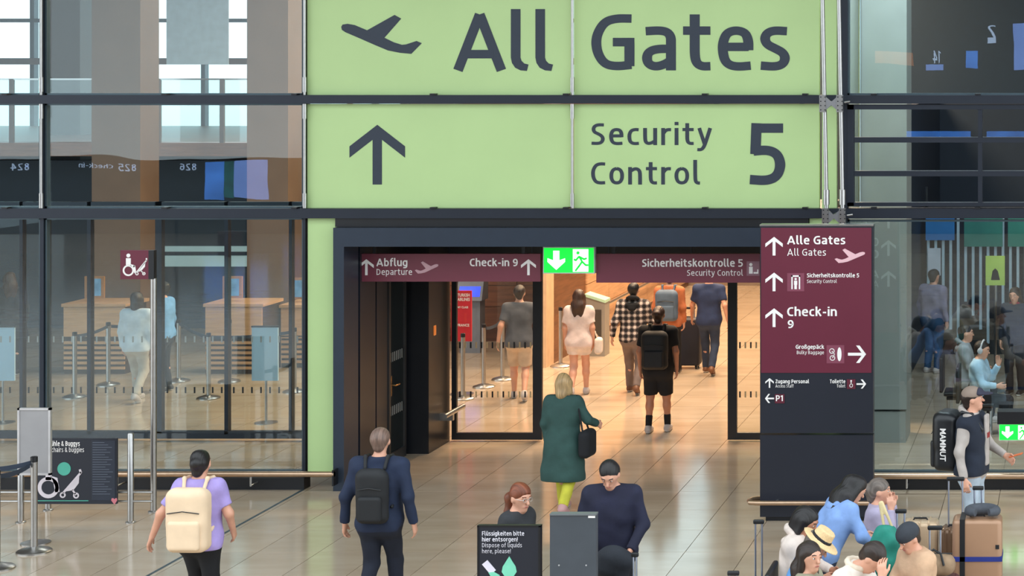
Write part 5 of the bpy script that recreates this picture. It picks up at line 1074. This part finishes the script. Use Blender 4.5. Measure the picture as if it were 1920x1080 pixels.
backpack(i, mat('blue_canvas', (86, 104, 124), .7, 0, .1, 8), 'blue-grey backpack worn down the corridor', .50, .36, .2, .03, vox=.015)
i = person('man in navy shirt and blue jeans far down the corridor', 1330, 503, 1.78, 0, top_m=cloth((42, 56, 92)), sleeve='short', bottom_m=JEAN, shoe_m=SHOE_B, hair='short', hair_m=H_DBR, legs=WALK_A, arms=SWING2, w=1.08, vox=.016)
suitcase(1291, Yfloor(690), .42, .30, .86, mat('navy_shell', (26, 28, 42), .6), 'tall dark suitcase rolled between the two far walkers', 0, 1.02, .08)
i = person('person in grey t-shirt and beige shorts seen through the left door leaf', 974, 535, 1.78, .2, top_m=cloth((84, 86, 94)), sleeve='short', bottom='shorts', bottom_m=cloth((206, 178, 150)), shoe_m=SHOE_L, hair='short', hair_m=H_DBR, legs=WALK_A, arms=SWING, vox=.016)
# --- behind the left glass
i = person('man in light blue shirt standing behind the left glass', 303, 528, 1.75, PI / 2, top_m=cloth((112, 166, 216)), bottom_m=DK, shoe_m=SHOE_D, hair='short', hair_m=H_BLK, vox=.016, w=1.05, g=1.1)
i = person('person in white top behind the glass left of the flag sign pole', 258, 548, 1.68, 0, top_m=cloth((206, 216, 226)), bottom_m=cloth((190, 180, 168)), shoe_m=SHOE_L, hair='bob', hair_m=H_DBR, vox=.016, legs=WALK_A)
i = person('person with brown hair and dark coat behind the far left glass', 18, 510, 1.72, .6, top_m=DK, coat=.6, bottom_m=DK, shoe_m=SHOE_D, hair='long', hair_m=H_BRN, vox=.016)
# --- right: man with cap
i = person('man in grey baseball cap, hoodie and navy vest with light jeans', 1825, 727, 1.80, -PI / 2 - .25, top_m=cloth((176, 166, 160)), vest=cloth((28, 36, 52)), bottom_m=LJEAN, shoe_m=SHOE_L, hair='short', hair_m=H_DBR, hat='cap', hood=True, headyaw=12, headpitch=-8, arms=[((-.08, .10, -.27), (-.02, .30, -.38)), ((.10, -.04, -.28), (.13, .02, -.53))], w=1.08, g=1.05, vox=.010)
bpk, bc_ = backpack(i, mat('black_tarp', (24, 26, 30), .35, 0, .1, 8), 'black duffel backpack with white lettering worn by the man in cap', .60, .36, .26, -.02)
e_ = i['root']; k_ = i['k']
sdf_obj('hoodie_front', [B(V3(.0, .158, 1.22) * k_, (.055, .02, .27), .018)], cloth((176, 166, 160)), e_, .010)
for q in (-.02, .025): sdf_obj('chest_print', [B(V3(q, .178, 1.27) * k_, (.018, .006, .03), .004)], mat('print_red', (150, 50, 50), .6), e_, .005)
vs, fs = text_geo('MAMMUT', .02); mn = min(v[0] for v in vs); mx = max(v[0] for v in vs)
lm = MB(); lm.add([(bc_[0] + .186, bc_[1] - .04 + v[1] * .09, bc_[2] + .16 - (v[0] - mn) / (mx - mn) * .34) for v in vs], fs); lo_ = lm.build('lettering', M_WHITE); lo_.parent = bpk
e = local_thing('phone', i, 'smartphone with orange case held by the man in cap', 'phone'); w0 = i['wr'][0]; sdf_obj('phone_case', [B((w0[0] + .01, w0[1] + .12, w0[2] + .01), (.035, .075, .008), .006, Rx(.3))], mat('orange_case', (214, 110, 62), .5), e, .006)
# --- right: seated and standing group
SITL = [((-.11, .42, .47), (-.11, .40, .085)), ((.11, .42, .47), (.11, .40, .085))]
LAP = [((-.08, .10, -.26), (.02, .30, -.30)), ((.08, .10, -.26), (-.02, .30, -.30))]
def seated(label, px, yt, depth, heading, **kw):
    return person(label, px, yt, kw.pop('h', 1.68), heading, depth=depth, seat=.45, legs=SITL, arms=kw.pop('arms', LAP), vox=kw.pop('vox', .010), **kw)
FR = -PI / 2
seated('woman with dark hair in cream jacket seated looking down', 1512, 952, 17.42, FR - .2, top_m=cloth((222, 206, 196)), hood=True, bottom_m=JEAN, shoe_m=SHOE_L, hair='bob', hair_m=H_BLK, headpitch=22, lean=6, w=.95, skin=SKIN_T, h=1.62)
seated('man in straw hat with black band and blue shirt', 1532, 988, 16.85, FR + .1, top_m=cloth((96, 152, 212)), bottom_m=DK, shoe_m=SHOE_D, hair='short', hair_m=H_GRY, hat='straw', headpitch=24, lean=14, headyaw=-12, h=1.55)
seated('woman with long brown hair in olive jacket looking right', 1520, 1018, 16.26, FR - .2, top_m=cloth((150, 146, 124)), bottom_m=DK, shoe_m=SHOE_D, hair='long', hair_m=H_DBR, headpitch=-4, headyaw=-32, w=.95, h=1.58, lean=4)
seated('man in cream shirt resting his forehead on his hand', 1636, 1018, 15.68, FR - .35, top_m=cloth((222, 212, 202)), bottom_m=JEAN, shoe_m=SHOE_D, hair='short', hair_m=H_DBR, headpitch=18, lean=34, collar=cloth((216, 200, 180)), arms=[((-.04, .16, -.24), (.06, .38, -.34)), ((.05, .22, -.22), (-.04, .315, .03))], hand_dirs=(None, (-.15, -.12, 1)), h=1.82)
person('woman with long black hair in light blue hoodie bending forward', 1603, 893, 1.58, FR + .55, lean=32, depth=18.2, top_m=cloth((128, 160, 214)), hood=True, bottom_m=JEAN, shoe_m=SHOE_L, hair='long', hair_m=H_BLK, arms=[((-.10, .14, -.24), (-.06, .34, -.36)), ((.10, .10, -.26), (.06, .28, -.40))], w=.98, g=1.05, vox=.010)
e = empty('green_bag', (-1.68, 17.72, 0), 'green and teal cloth bag hanging before the blue hoodie', 'bag')
sdf_obj('bag_body', [E((0, 0, .80), (.16, .10, .24)), E((.05, .02, .62), (.20, .11, .16), k=.08), E((.0, 0, .50), (.17, .10, .10), k=.06)], mat('teal_cloth', (30, 128, 112), .7, 0, .35, 5), e, .012, .006); sdf_obj('bag_strap', [C((-.02, 0, 1.0), (-.06, 0, 1.22), .014), C((.06, 0, .98), (-.04, 0, 1.23), .014)], cloth((214, 196, 150)), e, .010)
seated('grey haired woman in lilac blouse with her hand at her mouth', 1650, 898, 18.9, FR, top_m=cloth((176, 166, 190)), bottom_m=cloth((170, 120, 150)), shoe_m=SHOE_L, hair='bun', hair_m=H_GRY, arms=[((-.03, .16, -.22), (.10, .17, .06)), ((.02, .16, -.24), (-.05, .17, .05))], hand_dirs=((.0, -.1, 1), (.0, -.1, 1)), h=1.52)
suitcase(VPX + -1.88 * FPX / 18.9, 18.9, .34, .36, .38, mat('seat_case', (70, 66, 72), .5), 'grey suitcase that the woman in lilac sits on')
seated('person in dark cap and beige clothes seated behind the travel bag', 1704, 984, 17.25, PI / 2 + .75, top_m=cloth((206, 168, 136)), bottom_m=cloth((196, 160, 128)), shoe_m=SHOE_L, hair='short', hair_m=H_DBR, hat='beanie', headpitch=20, lean=8, h=1.56, w=.85)
suitcase(VPX + -1.47 * FPX / 17.3, 17.3, .36, .36, .35, mat('seat_case2', (86, 62, 56), .5), 'brown suitcase that the person in the dark cap sits on')
# --- behind the right glass
def wait_chair(x, y, label, rz):
    e = empty('waiting_chair', (x, y, 0), label, 'chair'); 
    for nm, b in (('seat', (-.25, .25, -.24, .24, .40, .45)), ('backrest', (-.25, .25, -.30, -.25, .45, .95)), ('frame', (-.22, .22, -.2, .2, .34, .39))): rbox(x + b[0], x + b[1], y + b[2], y + b[3], b[4], b[5], .015).build(nm, M_DKPL, e)
    for sx in (-1, 1):
        for sy in (-1, 1): MB().tube([(x + sx * .2, y + sy * .18, 0), (x + sx * .2, y + sy * .18, .36)], .014, 8).build('leg', M_STEEL, e)
    e.rotation_euler = (0, 0, rz)
seated('man with headphones in pale blue shirt seated behind the right glass', 1842, 640, 27.6, FR - .2, top_m=cloth((176, 206, 226)), bottom_m=DK, shoe_m=SHOE_L, hair='short', hair_m=H_DBR, hat='headphones', headpitch=12, arms=[((-.05, .14, -.22), (.02, .26, -.02)), ((.06, .12, -.26), (.0, .32, -.28))], hand_dirs=((0, -.1, 1), None), vox=.014)
wait_chair(X_(1834, 27.6), 27.6, 'dark chair under the man with headphones', FR)
seated('dark haired person in grey hoodie seated behind the man with headphones', 1812, 610, 28.5, FR, top_m=cloth((150, 156, 160)), hood=True, bottom_m=DK, shoe_m=SHOE_L, hair='short', hair_m=H_BLK, vox=.016)
wait_chair(X_(1802, 28.5), 28.5, 'dark chair under the person in grey hoodie', FR)
person('long haired woman in dark jacket standing at the right edge behind glass', 1902, 540, 1.68, PI - .3, top_m=cloth((36, 44, 58)), bottom_m=DK, shoe_m=SHOE_D, hair='long', hair_m=H_DBR, collar=cloth((150, 40, 56)), vox=.016, headpitch=6)
person('person in lilac-grey jumper and blue jeans standing beside the concrete column', 1752, 505, 1.74, -.6, top_m=cloth((128, 124, 150)), bottom_m=cloth((40, 74, 110)), shoe_m=SHOE_L, hair='short', hair_m=H_BLK, w=1.15, g=1.2, vox=.016)
gp = board('poster', 1848, 1884, 480, 535, 31.0, .03, mat('poster_lime', (170, 200, 96), .5), 'lime green poster with dark coat picture behind the right glass', 'poster')
Flat(31.0).poly([(1858, 525), (1861, 508), (1866, 503), (1871, 508), (1875, 525)]).build('picture', M_BLACK, gp)
MB().tube([(X_(1866, 31), 31.04, 0), (X_(1866, 31), 31.04, 2.0)], .02, 8).build('pole', M_STEEL, gp); MB().lathe([(.16, 0), (.16, .012), (.03, .03)], (X_(1866, 31), 31.04, 0)).build('foot', M_STEEL, gp)

# --- made-up rack deep behind the right glass, imitating reflections of the hall
yy = 35.0; ds = empty('reflection_rack', (X_(1810, yy), yy + .2, 0), 'made-up rack of pale strips and teal panels imitating reflections in the right glass', 'rack')
for j in range(15):
    px = 1738 + j * 14; MB().box(X_(px, yy), X_(px + 5, yy), yy, yy + .06, 0.2 + .25 * (j * 7 % 4), Z_(405, yy)).build('strip', mat('strip_pale', (168, 190, 204), .5), ds)
MB().box(X_(1734, yy), X_(1960, yy), yy + .06, yy + .12, 0, .25).build('base', M_DKPL, ds)
MB().box(X_(1734, yy), X_(1960, yy), yy + .06, yy + .12, 2.6, 2.72).build('cross_bar', M_DKPL, ds)
for a, b, c, d, m in ((1736, 1790, 405, 450, mat('panel_blue', (30, 110, 176), .5)), (1808, 1880, 405, 462, mat('panel_teal', (40, 120, 110), .5)), (1890, 1960, 405, 462, mat('panel_teal', (40, 120, 110), .5)), (1740, 1764, 465, 516, mat('card_pale', (190, 198, 212), .5))):
    MB().box(X_(a, yy), X_(b, yy), yy - .05, yy, Z_(d, yy), Z_(c, yy)).build('panel', m, ds)
for px in (1735, 1956): MB().box(X_(px, yy), X_(px + 4, yy), yy + .06, yy + .12, .25, 3.0).build('upright', M_DKPL, ds)
